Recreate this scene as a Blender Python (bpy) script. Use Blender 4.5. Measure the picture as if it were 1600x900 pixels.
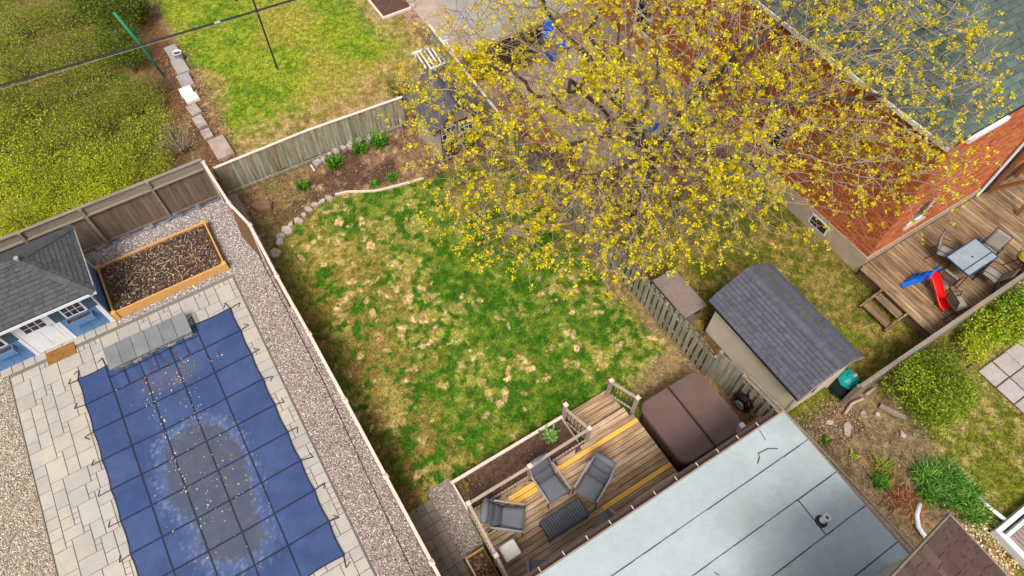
import bpy, math, random
import numpy as np
from mathutils import Matrix, Vector
R_ = math.radians
rnd = random.Random(7)
rng = np.random.default_rng(11)
for o in list(bpy.data.objects): bpy.data.objects.remove(o)
SC = bpy.context.scene
COL = SC.collection

# ------------------------------------------------------------------ camera, sky, sun, exposure
cam = bpy.data.cameras.new('camera'); camo = bpy.data.objects.new('camera', cam); COL.objects.link(camo)
camo.location = (0, 0, 18.5)
camo.rotation_euler = (R_(90 - 57.66), 0, R_(-31.69))
cam.sensor_width = 36; cam.lens = 24.0; cam.clip_end = 2000; cam.clip_start = 0.1
SC.camera = camo
SUN_EL, SUN_AZ = 57, 216          # azimuth clockwise from +Y
world = bpy.data.worlds.new('World'); SC.world = world; world.use_nodes = True
wn, wl = world.node_tree.nodes, world.node_tree.links
wn.clear()
sky = wn.new('ShaderNodeTexSky'); sky.sky_type = 'NISHITA'; sky.sun_disc = False
sky.sun_elevation = R_(SUN_EL); sky.sun_rotation = R_(SUN_AZ); sky.dust_density = 4; sky.air_density = 1.0
hsv = wn.new('ShaderNodeHueSaturation'); hsv.inputs['Saturation'].default_value = 0.35   # overcast: the sky is nearly grey
bg = wn.new('ShaderNodeBackground'); bg.inputs['Strength'].default_value = 0.12
wo = wn.new('ShaderNodeOutputWorld')
wl.new(sky.outputs[0], hsv.inputs['Color']); wl.new(hsv.outputs[0], bg.inputs[0]); wl.new(bg.outputs[0], wo.inputs[0])
sun = bpy.data.lights.new('sun', 'SUN'); sun.energy = 1.9; sun.angle = R_(20); sun.color = (1, .965, .90)
suno = bpy.data.objects.new('sun', sun); COL.objects.link(suno)
suno.rotation_euler = (R_(90 - SUN_EL), 0, R_(180 - SUN_AZ)); suno.location = (-10, -20, 40)
vs = SC.view_settings
vs.view_transform = 'Standard'; vs.look = 'None'; vs.gamma = 1; vs.use_curve_mapping = False
vs.exposure = 0.86

# ------------------------------------------------------------------ helpers
def srgb(r, g, b):
    f = lambda c: (c/255/12.92 if c/255 <= .04045 else ((c/255 + .055)/1.055)**2.4)
    return (f(r), f(g), f(b))

def tag(o, label=None, cat=None, group=None, kind=None):
    if label: o['label'] = label
    if cat: o['category'] = cat
    if group: o['group'] = group
    if kind: o['kind'] = kind
    return o

def thing(name, label, cat, loc=(0, 0, 0), rz=0, group=None):
    o = bpy.data.objects.new(name, None); COL.objects.link(o); o.empty_display_size = .2
    o.location = loc; o.rotation_euler = (0, 0, rz)
    return tag(o, label, cat, group)

def adopt(o, parent, ws=True):
    if parent is None: return o
    o.parent = parent
    if ws and parent.type == 'EMPTY':
        o.matrix_parent_inverse = (Matrix.Translation(parent.location) @ Matrix.Rotation(parent.rotation_euler[2], 4, 'Z')).inverted()
    return o

def mesh_np(name, V, F, col=None, smooth=False):
    """V (n,3) array, F (m,k) array or list of lists"""
    me = bpy.data.meshes.new(name)
    if isinstance(F, np.ndarray):
        m, k = F.shape
        me.vertices.add(len(V)); me.vertices.foreach_set('co', np.asarray(V, np.float32).ravel())
        me.loops.add(m*k); me.loops.foreach_set('vertex_index', F.astype(np.int32).ravel())
        me.polygons.add(m)
        me.polygons.foreach_set('loop_start', np.arange(0, m*k, k, dtype=np.int32))
        me.polygons.foreach_set('loop_total', np.full(m, k, np.int32))
        me.update(calc_edges=True)
    else:
        me.from_pydata([tuple(v) for v in V], [], F)
    if col is not None:
        a = me.color_attributes.new('Col', 'FLOAT_COLOR', 'POINT')
        c = np.ones((len(V), 4), np.float32); c[:, :3] = col
        a.data.foreach_set('color', c.ravel())
    if smooth:
        me.polygons.foreach_set('use_smooth', np.ones(len(me.polygons), bool))
    return me

def link(name, me, mat, parent=None, ws=True, M=None):
    if mat and not me.materials: me.materials.append(mat)
    o = bpy.data.objects.new(name, me); COL.objects.link(o)
    adopt(o, parent, ws)
    if M is not None: o.matrix_basis = M
    return o

class MB:
    def __init__(s): s.v = []; s.f = []; s.c = []
    def add(s, V, F, col=None):
        n = len(s.v); s.v += [tuple(p) for p in V]; s.f += [tuple(i + n for i in q) for q in F]
        s.c += [col if col is not None else (1, 1, 1)]*len(V)
        return s
    def box(s, x0, y0, z0, x1, y1, z1, ch=0, M=None, col=None):
        x0, x1 = min(x0, x1), max(x0, x1); y0, y1 = min(y0, y1), max(y0, y1); z0, z1 = min(z0, z1), max(z0, z1)
        if ch:
            ch = min(ch, (x1-x0)*.4, (y1-y0)*.4, (z1-z0)*.4)
            V = [(x0, y0, z0), (x1, y0, z0), (x1, y1, z0), (x0, y1, z0)]
            V += [(x0, y0, z1-ch), (x1, y0, z1-ch), (x1, y1, z1-ch), (x0, y1, z1-ch)]
            V += [(x0+ch, y0+ch, z1), (x1-ch, y0+ch, z1), (x1-ch, y1-ch, z1), (x0+ch, y1-ch, z1)]
            F = [(0, 1, 5, 4), (1, 2, 6, 5), (2, 3, 7, 6), (3, 0, 4, 7), (4, 5, 9, 8), (5, 6, 10, 9), (6, 7, 11, 10), (7, 4, 8, 11), (8, 9, 10, 11), (3, 2, 1, 0)]
        else:
            V = [(x0, y0, z0), (x1, y0, z0), (x1, y1, z0), (x0, y1, z0), (x0, y0, z1), (x1, y0, z1), (x1, y1, z1), (x0, y1, z1)]
            F = [(0, 1, 5, 4), (1, 2, 6, 5), (2, 3, 7, 6), (3, 0, 4, 7), (4, 5, 6, 7), (3, 2, 1, 0)]
        if M is not None: V = [M @ Vector(p) for p in V]
        return s.add(V, F, col)
    def beam(s, a, b, w, h, up=(0, 0, 1), ch=0, col=None):
        a, b = Vector(a), Vector(b); d = b - a; L = d.length; d.normalize()
        u = Vector(up); sd = d.cross(u)
        if sd.length < 1e-4: sd = d.cross(Vector((0, 1, 0)))
        sd.normalize(); u = sd.cross(d)
        M = Matrix(((d.x, sd.x, u.x, a.x), (d.y, sd.y, u.y, a.y), (d.z, sd.z, u.z, a.z), (0, 0, 0, 1)))
        return s.box(0, -w/2, -h/2, L, w/2, h/2, ch, M, col)
    def tube(s, pts, r, n=6, cap=True, col=None):
        pts = [Vector(p) for p in pts]
        rr = r if hasattr(r, '__len__') else [r]*len(pts)
        V = []; F = []; prev = None
        for i, p in enumerate(pts):
            d = (pts[min(i+1, len(pts)-1)] - pts[max(i-1, 0)]); d.normalize()
            if prev is None:
                a = d.cross(Vector((0, 0, 1)))
                if a.length < .05: a = d.cross(Vector((1, 0, 0)))
            else: a = prev - d*prev.dot(d)
            a.normalize(); prev = a; b = d.cross(a)
            for k in range(n):
                t = 2*math.pi*k/n; V.append(p + (a*math.cos(t) + b*math.sin(t))*rr[i])
        for i in range(len(pts)-1):
            for k in range(n):
                k2 = (k+1) % n; F.append((i*n+k, i*n+k2, (i+1)*n+k2, (i+1)*n+k))
        if cap: F.append(tuple(range(n-1, -1, -1))); F.append(tuple(range((len(pts)-1)*n, len(pts)*n)))
        return s.add(V, F, col)
    def lathe(s, prof, c=(0, 0, 0), n=20, sx=1, sy=1, cap=True, col=None):
        V = []; F = []
        for r, z in prof:
            for k in range(n):
                t = 2*math.pi*k/n; V.append((c[0] + r*math.cos(t)*sx, c[1] + r*math.sin(t)*sy, c[2] + z))
        for i in range(len(prof)-1):
            for k in range(n):
                k2 = (k+1) % n; F.append((i*n+k, i*n+k2, (i+1)*n+k2, (i+1)*n+k))
        if cap: F.append(tuple(range(n-1, -1, -1))); F.append(tuple(range((len(prof)-1)*n, len(prof)*n)))
        return s.add(V, F, col)
    def prism(s, poly, z0, z1, ch=0, col=None):
        n = len(poly); V = [(x, y, z0) for x, y in poly] + [(x, y, z1-ch) for x, y in poly]
        F = [(i, (i+1) % n, n+(i+1) % n, n+i) for i in range(n)] + [tuple(range(n-1, -1, -1))]
        if ch:
            cx = sum(p[0] for p in poly)/n; cy = sum(p[1] for p in poly)/n
            for x, y in poly:
                d = math.hypot(x-cx, y-cy); k = 1 - ch/d
                V.append((cx + (x-cx)*k, cy + (y-cy)*k, z1))
            F += [(n+i, n+(i+1) % n, 2*n+(i+1) % n, 2*n+i) for i in range(n)] + [tuple(range(2*n, 3*n))]
        else: F.append(tuple(range(n, 2*n)))
        return s.add(V, F, col)
    def mesh(s, name, smooth=False, col=False):
        me = mesh_np(name, s.v, s.f, np.array(s.c) if col else None, smooth)
        return me
    def build(s, name, mat, parent=None, ws=True, smooth=False, col=False):
        return link(name, s.mesh(name, smooth, col), mat, parent, ws)

_bm = {}
def cmesh(w, d, h, ch, mat):
    """shared chamfered block centred in xy, z 0..h"""
    k = (round(w, 3), round(d, 3), round(h, 3), ch, mat.name)
    if k not in _bm:
        me = MB().box(-w/2, -d/2, 0, w/2, d/2, h, ch).mesh('piece'); me.materials.append(mat); _bm[k] = me
    return _bm[k]
def piece(name, w, d, h, mat, parent, loc, rz=0, rx=0, ry=0, ch=.006, ws=True):
    M = Matrix.Translation(loc) @ Matrix.Rotation(rz, 4, 'Z') @ Matrix.Rotation(ry, 4, 'Y') @ Matrix.Rotation(rx, 4, 'X')
    return link(name, cmesh(w, d, h, ch, mat), mat, parent, ws, M)

def copy_tree(o, parent=None):
    c = o.copy(); COL.objects.link(c)
    if parent: c.parent = parent
    for ch in list(o.children): copy_tree(ch, c)
    return c

# numpy value noise
_perm = rng.random((512, 512))
def vnoise(x, y):
    xi = np.floor(x).astype(int); yi = np.floor(y).astype(int); fx = x - xi; fy = y - yi
    fx = fx*fx*(3-2*fx); fy = fy*fy*(3-2*fy)
    g = lambda a, b: _perm[a % 512, b % 512]
    return (g(xi, yi)*(1-fx) + g(xi+1, yi)*fx)*(1-fy) + (g(xi, yi+1)*(1-fx) + g(xi+1, yi+1)*fx)*fy
def fbm(x, y, s=1., o=4, seed=0):
    t = 0; a = .5; n = 0
    x = np.asarray(x, float)*s + seed*17.3; y = np.asarray(y, float)*s + seed*31.7
    for i in range(o):
        t = t + a*vnoise(x, y); n += a; a *= .5; x = x*2.03 + 5.1; y = y*2.03 + 9.2
    return t/n
def sm(a, b, x): t = np.clip((np.asarray(x, float)-a)/(b-a), 0, 1); return t*t*(3-2*t)

# ------------------------------------------------------------------ materials
MATS = {}
def mat(name, base, rough=.8, c2=None, nscale=3, namt=.5, stretch=(1, 1, 1), objvar=0., bump=0., bscale=40, attr=False, metal=0, spec=.3, c3=None, n3=.7, ndet=6, coat=0, transl=0, mul=()):
    m = bpy.data.materials.new(name); m.use_nodes = True; N, L = m.node_tree.nodes, m.node_tree.links
    b = N['Principled BSDF']; b.inputs['Roughness'].default_value = rough; b.inputs['Metallic'].default_value = metal
    b.inputs['Specular IOR Level'].default_value = spec
    if coat: b.inputs['Coat Weight'].default_value = coat
    geo = N.new('ShaderNodeNewGeometry'); mp = N.new('ShaderNodeMapping'); mp.inputs['Scale'].default_value = stretch
    L.new(geo.outputs['Position'], mp.inputs['Vector'])
    if attr:
        a = N.new('ShaderNodeVertexColor'); a.layer_name = 'Col'; cur = a.outputs['Color']
    else:
        r = N.new('ShaderNodeRGB'); r.outputs[0].default_value = (*base, 1); cur = r.outputs[0]
    def noise(scale, lo, hi, det=6):
        n = N.new('ShaderNodeTexNoise'); n.inputs['Scale'].default_value = scale; n.inputs['Detail'].default_value = det; n.inputs['Roughness'].default_value = .65
        L.new(mp.outputs[0], n.inputs['Vector'])
        mr = N.new('ShaderNodeMapRange'); mr.inputs[1].default_value = lo; mr.inputs[2].default_value = hi
        L.new(n.outputs['Fac'], mr.inputs[0]); return mr.outputs[0]
    def mix(fac, a, c, mode='MIX'):
        x = N.new('ShaderNodeMix'); x.data_type = 'RGBA'; x.blend_type = mode
        if hasattr(fac, 'links'): L.new(fac, x.inputs['Factor'])
        else: x.inputs['Factor'].default_value = fac
        L.new(a, x.inputs['A'])
        if isinstance(c, tuple): x.inputs['B'].default_value = (*c, 1)
        else: L.new(c, x.inputs['B'])
        return x.outputs['Result']
    if c2:
        f = noise(nscale, .5-.28/max(namt, .1)*.5, .5+.28/max(namt, .1)*.5, ndet); cur = mix(f, cur, c2)
    if c3: cur = mix(noise(nscale*.37, n3-.12, n3+.08), cur, c3)
    for (sc_, lo_, hi_) in mul:
        n = N.new('ShaderNodeTexNoise'); n.inputs['Scale'].default_value = sc_; n.inputs['Detail'].default_value = 3
        L.new(geo.outputs['Position'], n.inputs['Vector']); mr = N.new('ShaderNodeMapRange'); mr.inputs[1].default_value = .3; mr.inputs[2].default_value = .7; mr.inputs[3].default_value = lo_; mr.inputs[4].default_value = hi_
        L.new(n.outputs['Fac'], mr.inputs[0]); v = N.new('ShaderNodeVectorMath'); v.operation = 'SCALE'; L.new(cur, v.inputs[0]); L.new(mr.outputs[0], v.inputs['Scale']); cur = v.outputs[0]
    if objvar:
        oi = N.new('ShaderNodeObjectInfo'); mr = N.new('ShaderNodeMapRange'); mr.inputs[3].default_value = 1-objvar; mr.inputs[4].default_value = 1+objvar
        L.new(oi.outputs['Random'], mr.inputs[0])
        v = N.new('ShaderNodeVectorMath'); v.operation = 'SCALE'; L.new(cur, v.inputs[0]); L.new(mr.outputs[0], v.inputs['Scale']); cur = v.outputs[0]
    L.new(cur, b.inputs['Base Color'])
    if bump:
        n = N.new('ShaderNodeTexNoise'); n.inputs['Scale'].default_value = bscale; n.inputs['Detail'].default_value = 5
        L.new(mp.outputs[0], n.inputs['Vector'])
        bp = N.new('ShaderNodeBump'); bp.inputs['Strength'].default_value = bump; bp.inputs['Distance'].default_value = .02
        L.new(n.outputs['Fac'], bp.inputs['Height']); L.new(bp.outputs[0], b.inputs['Normal'])
    if transl:
        tr = N.new('ShaderNodeBsdfTranslucent'); L.new(cur, tr.inputs['Color']); ms = N.new('ShaderNodeMixShader'); ms.inputs[0].default_value = transl
        out = N['Material Output']; L.new(b.outputs[0], ms.inputs[1]); L.new(tr.outputs[0], ms.inputs[2]); L.new(ms.outputs[0], out.inputs['Surface'])
    MATS[name] = m; return m

WX, WY, WZ = (1.2, 22, 22), (22, 1.2, 22), (22, 22, 1.2)
ground_m = mat('ground_soil_grass', (0, 0, 0), .95, attr=True, bump=.9, bscale=26, spec=.1, mul=((5, .68, 1.32), (17, .6, 1.42), (45, .7, 1.3)))
grass_m = mat('grass_blades', (0, 0, 0), .7, attr=True, spec=.2, transl=.25)
leaf_m = mat('leaves', (0, 0, 0), .6, attr=True, spec=.25, transl=.4)
pebble_m = mat('pebbles', (0, 0, 0), .8, attr=True)
litter_m = mat('leaf_litter', (0, 0, 0), .85, attr=True)
gravelbase_m = mat('gravel_bed', srgb(104, 90, 84), .95, c2=srgb(160, 144, 136), nscale=26, namt=.9, bump=1, bscale=38)
gravelold_m = mat('old_gravel_bed', srgb(112, 98, 82), .95, c2=srgb(168, 154, 136), nscale=24, namt=.9, bump=1, bscale=34)
paver_m = mat('pool_paver', srgb(160, 153, 145), .9, c2=srgb(148, 141, 134), nscale=2.2, namt=.5, objvar=.07, bump=.25, bscale=60, c3=srgb(168, 157, 140), n3=.6, spec=.15, mul=((25, .94, 1.06),))
joint_m = mat('paver_joint', srgb(98, 92, 84), .95, c2=srgb(116, 110, 100), nscale=20)
cover_m = mat('pool_cover_mesh', (0, 0, 0), .75, attr=True, bump=.12, bscale=160, spec=.2, mul=((3, .9, 1.1), (30, .92, 1.08)))
strap_m = mat('webbing_strap', srgb(26, 30, 52), .7, bump=.2, bscale=200)
hook_m = mat('strap_spring', srgb(38, 32, 34), .5)
slab_m = mat('slate_slab', srgb(98, 99, 101), .75, c2=srgb(116, 115, 116), nscale=2.5, namt=.6, objvar=.14, bump=.25, bscale=25)
slabwall_m = mat('stone_face', srgb(92, 90, 90), .85, c2=srgb(150, 146, 142), nscale=9, namt=1.1, bump=.8, bscale=18)
blue_m = mat('blue_siding', srgb(82, 118, 158), .6, c2=srgb(74, 108, 148), nscale=3, objvar=.03, bump=.1, bscale=60)
white_m = mat('white_paint', srgb(206, 206, 206), .55, c2=srgb(190, 190, 192), nscale=4, namt=.5)
shutter_m = mat('teal_shutter', srgb(50, 72, 84), .55, c2=srgb(58, 80, 92), nscale=4)
glass_m = mat('dark_glass', srgb(30, 28, 40), .08, spec=.6)
shing_m = mat('charcoal_shingle', srgb(64, 64, 66), .95, c2=srgb(78, 77, 78), nscale=7, namt=.6, objvar=.16, bump=.6, bscale=120)
shing2_m = mat('slate_blue_shingle', srgb(72, 72, 80), .95, c2=srgb(86, 85, 93), nscale=7, namt=.6, objvar=.13, bump=.6, bscale=120)
shing3_m = mat('green_grey_shingle', srgb(90, 101, 94), .95, c2=srgb(68, 79, 73), nscale=5, namt=.6, objvar=.2, bump=.6, bscale=90, spec=.1)
shing4_m = mat('brown_shingle', srgb(80, 62, 56), .9, c2=srgb(102, 78, 68), nscale=6, namt=.6, objvar=.2, bump=.6, bscale=120)
under_m = mat('roof_felt', srgb(34, 34, 36), .95, c2=srgb(44, 44, 46))
woodnew_m = mat('cedar_timber', srgb(198, 150, 88), .75, c2=srgb(176, 128, 70), nscale=1, stretch=(6, 6, 6), namt=.5, objvar=.07, bump=.2, bscale=20)
fencebrown_m = mat('weathered_brown_board', srgb(112, 96, 84), .9, c2=srgb(78, 64, 54), nscale=1, stretch=WZ, namt=.7, objvar=.14, bump=.5, bscale=3, c3=srgb(122, 92, 62), n3=.66)
fencerail_m = mat('weathered_rail', srgb(140, 128, 114), .9, c2=srgb(104, 92, 80), nscale=1, stretch=WX, namt=.6, objvar=.07, bump=.4, bscale=3)
fencecap_m = mat('pale_cap_rail', srgb(206, 190, 176), .8, c2=srgb(186, 166, 150), nscale=1, stretch=WY, namt=.5, objvar=.05, bump=.2, bscale=3)
picket_m = mat('grey_green_picket', srgb(148, 145, 126), .9, c2=srgb(104, 99, 80), nscale=1, stretch=(12, 12, 1.2), namt=.75, objvar=.18, bump=.5, bscale=3, c3=srgb(128, 104, 70), n3=.66)
redwood_m = mat('rusty_board', srgb(126, 92, 66), .9, c2=srgb(100, 72, 50), nscale=1, stretch=WZ, objvar=.1, bump=.4, bscale=3)
deck_m = mat('weathered_deck_board', srgb(164, 134, 104), .85, c2=srgb(120, 93, 67), nscale=1, stretch=(1.6, 16, 16), namt=.75, objvar=.16, bump=.4, bscale=3, c3=srgb(184, 160, 132), n3=.58, mul=((2, .85, 1.15),))
deckR_m = mat('brown_deck_board', srgb(136, 109, 80), .85, c2=srgb(94, 72, 50), nscale=1, stretch=(16, 1.6, 16), namt=.75, objvar=.24, bump=.4, bscale=3, c3=srgb(158, 134, 104), n3=.6, mul=((1.1, .75, 1.2),))
decknew_m = mat('new_yellow_board', srgb(224, 174, 84), .75, c2=srgb(208, 154, 64), nscale=1, stretch=WX, namt=.6, objvar=.04, bump=.15, bscale=3)
railwood_m = mat('rail_wood', srgb(168, 152, 138), .8, c2=srgb(134, 116, 100), nscale=1, stretch=WX, namt=.6, objvar=.07, bump=.3, bscale=3)
baluster_m = mat('dark_baluster', srgb(62, 52, 48), .5)
tub_m = mat('tub_cover_vinyl', srgb(88, 66, 60), .6, c2=srgb(102, 80, 72), nscale=1.6, namt=.5, bump=.15, bscale=70, c3=srgb(84, 64, 60), n3=.55)
tubside_m = mat('tub_skirt', srgb(56, 40, 38), .5, c2=srgb(70, 52, 46), nscale=5)
cushion_m = mat('grey_cushion', srgb(100, 101, 105), .9, c2=srgb(90, 91, 96), nscale=5, bump=.25, bscale=140)
cushdark_m = mat('dark_cushion', srgb(78, 79, 85), .9, c2=srgb(70, 71, 77), nscale=5, bump=.25, bscale=140)
frame_m = mat('chair_frame', srgb(140, 134, 132), .5, c2=srgb(120, 114, 112), nscale=6)
black_m = mat('black_metal', srgb(30, 30, 34), .45)
table_m = mat('charcoal_slat', srgb(72, 76, 84), .55, c2=srgb(62, 66, 74), nscale=6, objvar=.05)
cream_m = mat('cream_fabric', srgb(222, 212, 198), .85, c2=srgb(206, 196, 182), nscale=4, bump=.15, bscale=100)
membrane_m = mat('grey_membrane', srgb(160, 168, 169), .95, c2=srgb(152, 160, 162), nscale=1.4, namt=.7, bump=.3, bscale=150, objvar=.02, spec=.1, mul=((60, .92, 1.08), (.9, .94, 1.05), (6, .97, 1.03)), c3=srgb(146, 152, 150), n3=.62)
seam_m = mat('tar_seam', srgb(52, 60, 66), .8)
gutter_m = mat('brown_gutter', srgb(94, 74, 66), .5, c2=srgb(74, 58, 52), nscale=6)
metal_m = mat('galvanised', srgb(190, 192, 196), .35, metal=.6, c2=srgb(150, 152, 156), nscale=8)
siding_m = mat('house_siding', srgb(176, 168, 158), .7, c2=srgb(164, 156, 146))
tan_m = mat('tan_shed_panel', srgb(214, 200, 178), .55, c2=srgb(188, 174, 154), nscale=2, objvar=.03)
taupe_m = mat('taupe_plastic', srgb(130, 114, 106), .6, c2=srgb(112, 98, 92), nscale=6, namt=.6, bump=.15)
teal_m = mat('teal_plastic', srgb(14, 138, 132), .4, c2=srgb(20, 124, 120), nscale=5)
dkgreen_m = mat('black_green_plastic', srgb(16, 40, 36), .5)
hose_m = mat('hose_rubber', srgb(52, 28, 30), .4, c2=srgb(40, 22, 26), nscale=8)
red_m = mat('red_plastic', srgb(226, 18, 18), .35)
bluep_m = mat('blue_plastic', srgb(22, 92, 190), .4)
sling_m = mat('taupe_sling', srgb(134, 128, 118), .8, c2=srgb(118, 112, 104), nscale=6, bump=.2, bscale=160)
frost_m = mat('frosted_glass', srgb(140, 150, 156), .3, c2=srgb(112, 124, 132), nscale=3, namt=.5, spec=.6)
yellow_m = mat('yellow_lid', srgb(132, 126, 36), .5)
brick_m = mat('brick', (0, 0, 0), .9, attr=True, bump=.4, bscale=60)
bricki_m = mat('brick_single', srgb(172, 94, 54), .9, c2=srgb(156, 80, 46), nscale=9, namt=.6, objvar=.12, bump=.4, bscale=60)
mortar_m = mat('mortar', srgb(80, 56, 44), .95, c2=srgb(66, 48, 40), nscale=8)
parge_m = mat('parged_foundation', srgb(170, 152, 130), .9, c2=srgb(148, 130, 110), nscale=3, namt=.6, bump=.3, bscale=20)
concrete_m = mat('concrete', srgb(172, 152, 138), .9, c2=srgb(134, 116, 104), nscale=1.6, namt=.7, bump=.3, bscale=30, objvar=.07)
concgrey_m = mat('grey_concrete', srgb(150, 144, 140), .9, c2=srgb(126, 120, 118), nscale=1.2, namt=.7, bump=.3, bscale=30, objvar=.05)
stone_m = mat('field_stone', srgb(172, 158, 146), .9, c2=srgb(136, 122, 112), nscale=6, namt=.8, bump=.6, bscale=14, objvar=.14)
rpaver_m = mat('square_paver', srgb(158, 148, 144), .9, c2=srgb(138, 128, 124), nscale=3, namt=.6, objvar=.09, bump=.3, bscale=40)
pathp_m = mat('path_paver', srgb(138, 122, 106), .9, c2=srgb(112, 98, 84), nscale=4, namt=.6, objvar=.1, bump=.3, bscale=40)
soil_m = mat('dark_soil', srgb(92, 66, 52), .95, c2=srgb(62, 44, 34), nscale=9, namt=.9, bump=1, bscale=16)
mat_m = mat('coir_mat', srgb(138, 98, 48), .95, c2=srgb(112, 74, 34), nscale=7, namt=.9, bump=.5, bscale=90)
bark_m = mat('bark', srgb(82, 70, 62), .9, c2=srgb(60, 50, 44), nscale=2, stretch=(5, 5, 1.5), bump=.8, bscale=14)
twig_m = mat('twig', srgb(150, 130, 116), .85, c2=srgb(112, 94, 82), nscale=3)
darktwig_m = mat('dark_twig', srgb(92, 76, 62), .9, c2=srgb(70, 56, 46), nscale=3)
pole_m = mat('green_painted_metal', srgb(30, 116, 92), .5, c2=srgb(24, 100, 80), nscale=4)
dkpole_m = mat('dark_green_metal', srgb(32, 48, 44), .5)
cable_m = mat('black_cable', srgb(26, 26, 30), .5)
tarp_m = mat('blue_tarp', srgb(44, 76, 112), .6, c2=srgb(118, 110, 104), nscale=4, namt=1.6)
darkwood_m = mat('dark_brown_wood', srgb(66, 46, 34), .85, c2=srgb(68, 44, 32), nscale=1, stretch=WZ, objvar=.1)
orangewood_m = mat('orange_brown_wood', srgb(146, 92, 50), .8, c2=srgb(118, 72, 40), nscale=1, stretch=(6, 6, 6), objvar=.1)
shedwall_m = mat('pinkish_shed_wall', srgb(178, 158, 144), .8, c2=srgb(160, 140, 128), nscale=3)
shedgable_m = mat('taupe_gable', srgb(148, 134, 120), .8, c2=srgb(134, 120, 108), nscale=3)
sheddark_m = mat('dark_shed_door_and_recess', srgb(66, 58, 54), .8, c2=srgb(54, 46, 44), nscale=3)
ribtaupe_m = mat('ribbed_taupe_panel', srgb(142, 126, 116), .6, c2=srgb(132, 116, 108))

# ------------------------------------------------------------------ ground
DEAD = [(2.3,16.0),(2.9,15.8),(3.0,15.6),(2.5,15.4),(3.5,14.7),(4.0,14.0),(4.9,14.8),(2.4,14.9),(2.2,14.3),(1.9,14.7),(4.6,13.9),(1.4,15.0),(.7,14.9),(.7,14.6),(3.3,13.2),(3.8,12.6),(3.7,12.2),(2.2,13.4),(1.9,13.0),(2.7,12.6),(3.1,12.0),(2.0,12.0),(1.3,12.4),(1.1,12.2),(3.7,11.5),(3.9,11.2),(3.3,11.6),(2.4,11.5),(3.0,11.9),(3.3,10.5),(3.8,10.3),(2.3,10.4),(2.5,10.4),(3.0,9.6),(3.2,9.3),(3.7,9.2),(3.2,10.4),(4.1,8.4),(4.1,8.0),(1.1,10.7),(3.3,9.9),(2.5,9.3),(3.7,8.3),(4.5,7.6),(.9,9.3),(1.8,10.1),(7.4,9.4),(7.2,8.8),(6.8,9.3),(6.7,8.8),(7.8,7.8),(7.2,8.2),(6.8,7.5),(6.6,7.8),(5.1,7.6),(5.3,7.4),(5.8,7.6),(6.3,6.5),(6.5,6.0),(7.3,6.4),(6.1,7.6),(4.9,7.4),(.7,8.4),(1.0,7.8),(1.8,7.3),(1.3,7.0),(1.1,6.7),(3.6,7.3),(.9,7.8),(3.2,6.8),(5.4,12.5),(5.1,9.2),(4.8,10.2),(6.2,11.6),(9.0,6.2),(3.0,14.3),(1.4,14.1),(2.6,8.2),(1.9,8.9),(4.3,6.2),(4.0,7.1)]
for (px, py) in list(DEAD):
    for _ in range(2): DEAD.append((px+rng.normal(0, .3), py+rng.normal(0, .3)))
_dr = rng.uniform(.035, .105, len(DEAD)); _dan = rng.uniform(0, 3.14, len(DEAD)); _dst = rng.uniform(1, 1.5, len(DEAD))
BORDER = [(0.0, 15.1), (.2, 15.27), (.52, 15.68), (.91, 15.92), (1.44, 16.1), (1.97, 16.36), (2.51, 16.45), (3.08, 16.5), (3.75, 16.15), (4.45, 15.82), (5.39, 15.62), (6.2, 15.45), (9.4, 15.2)]
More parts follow.
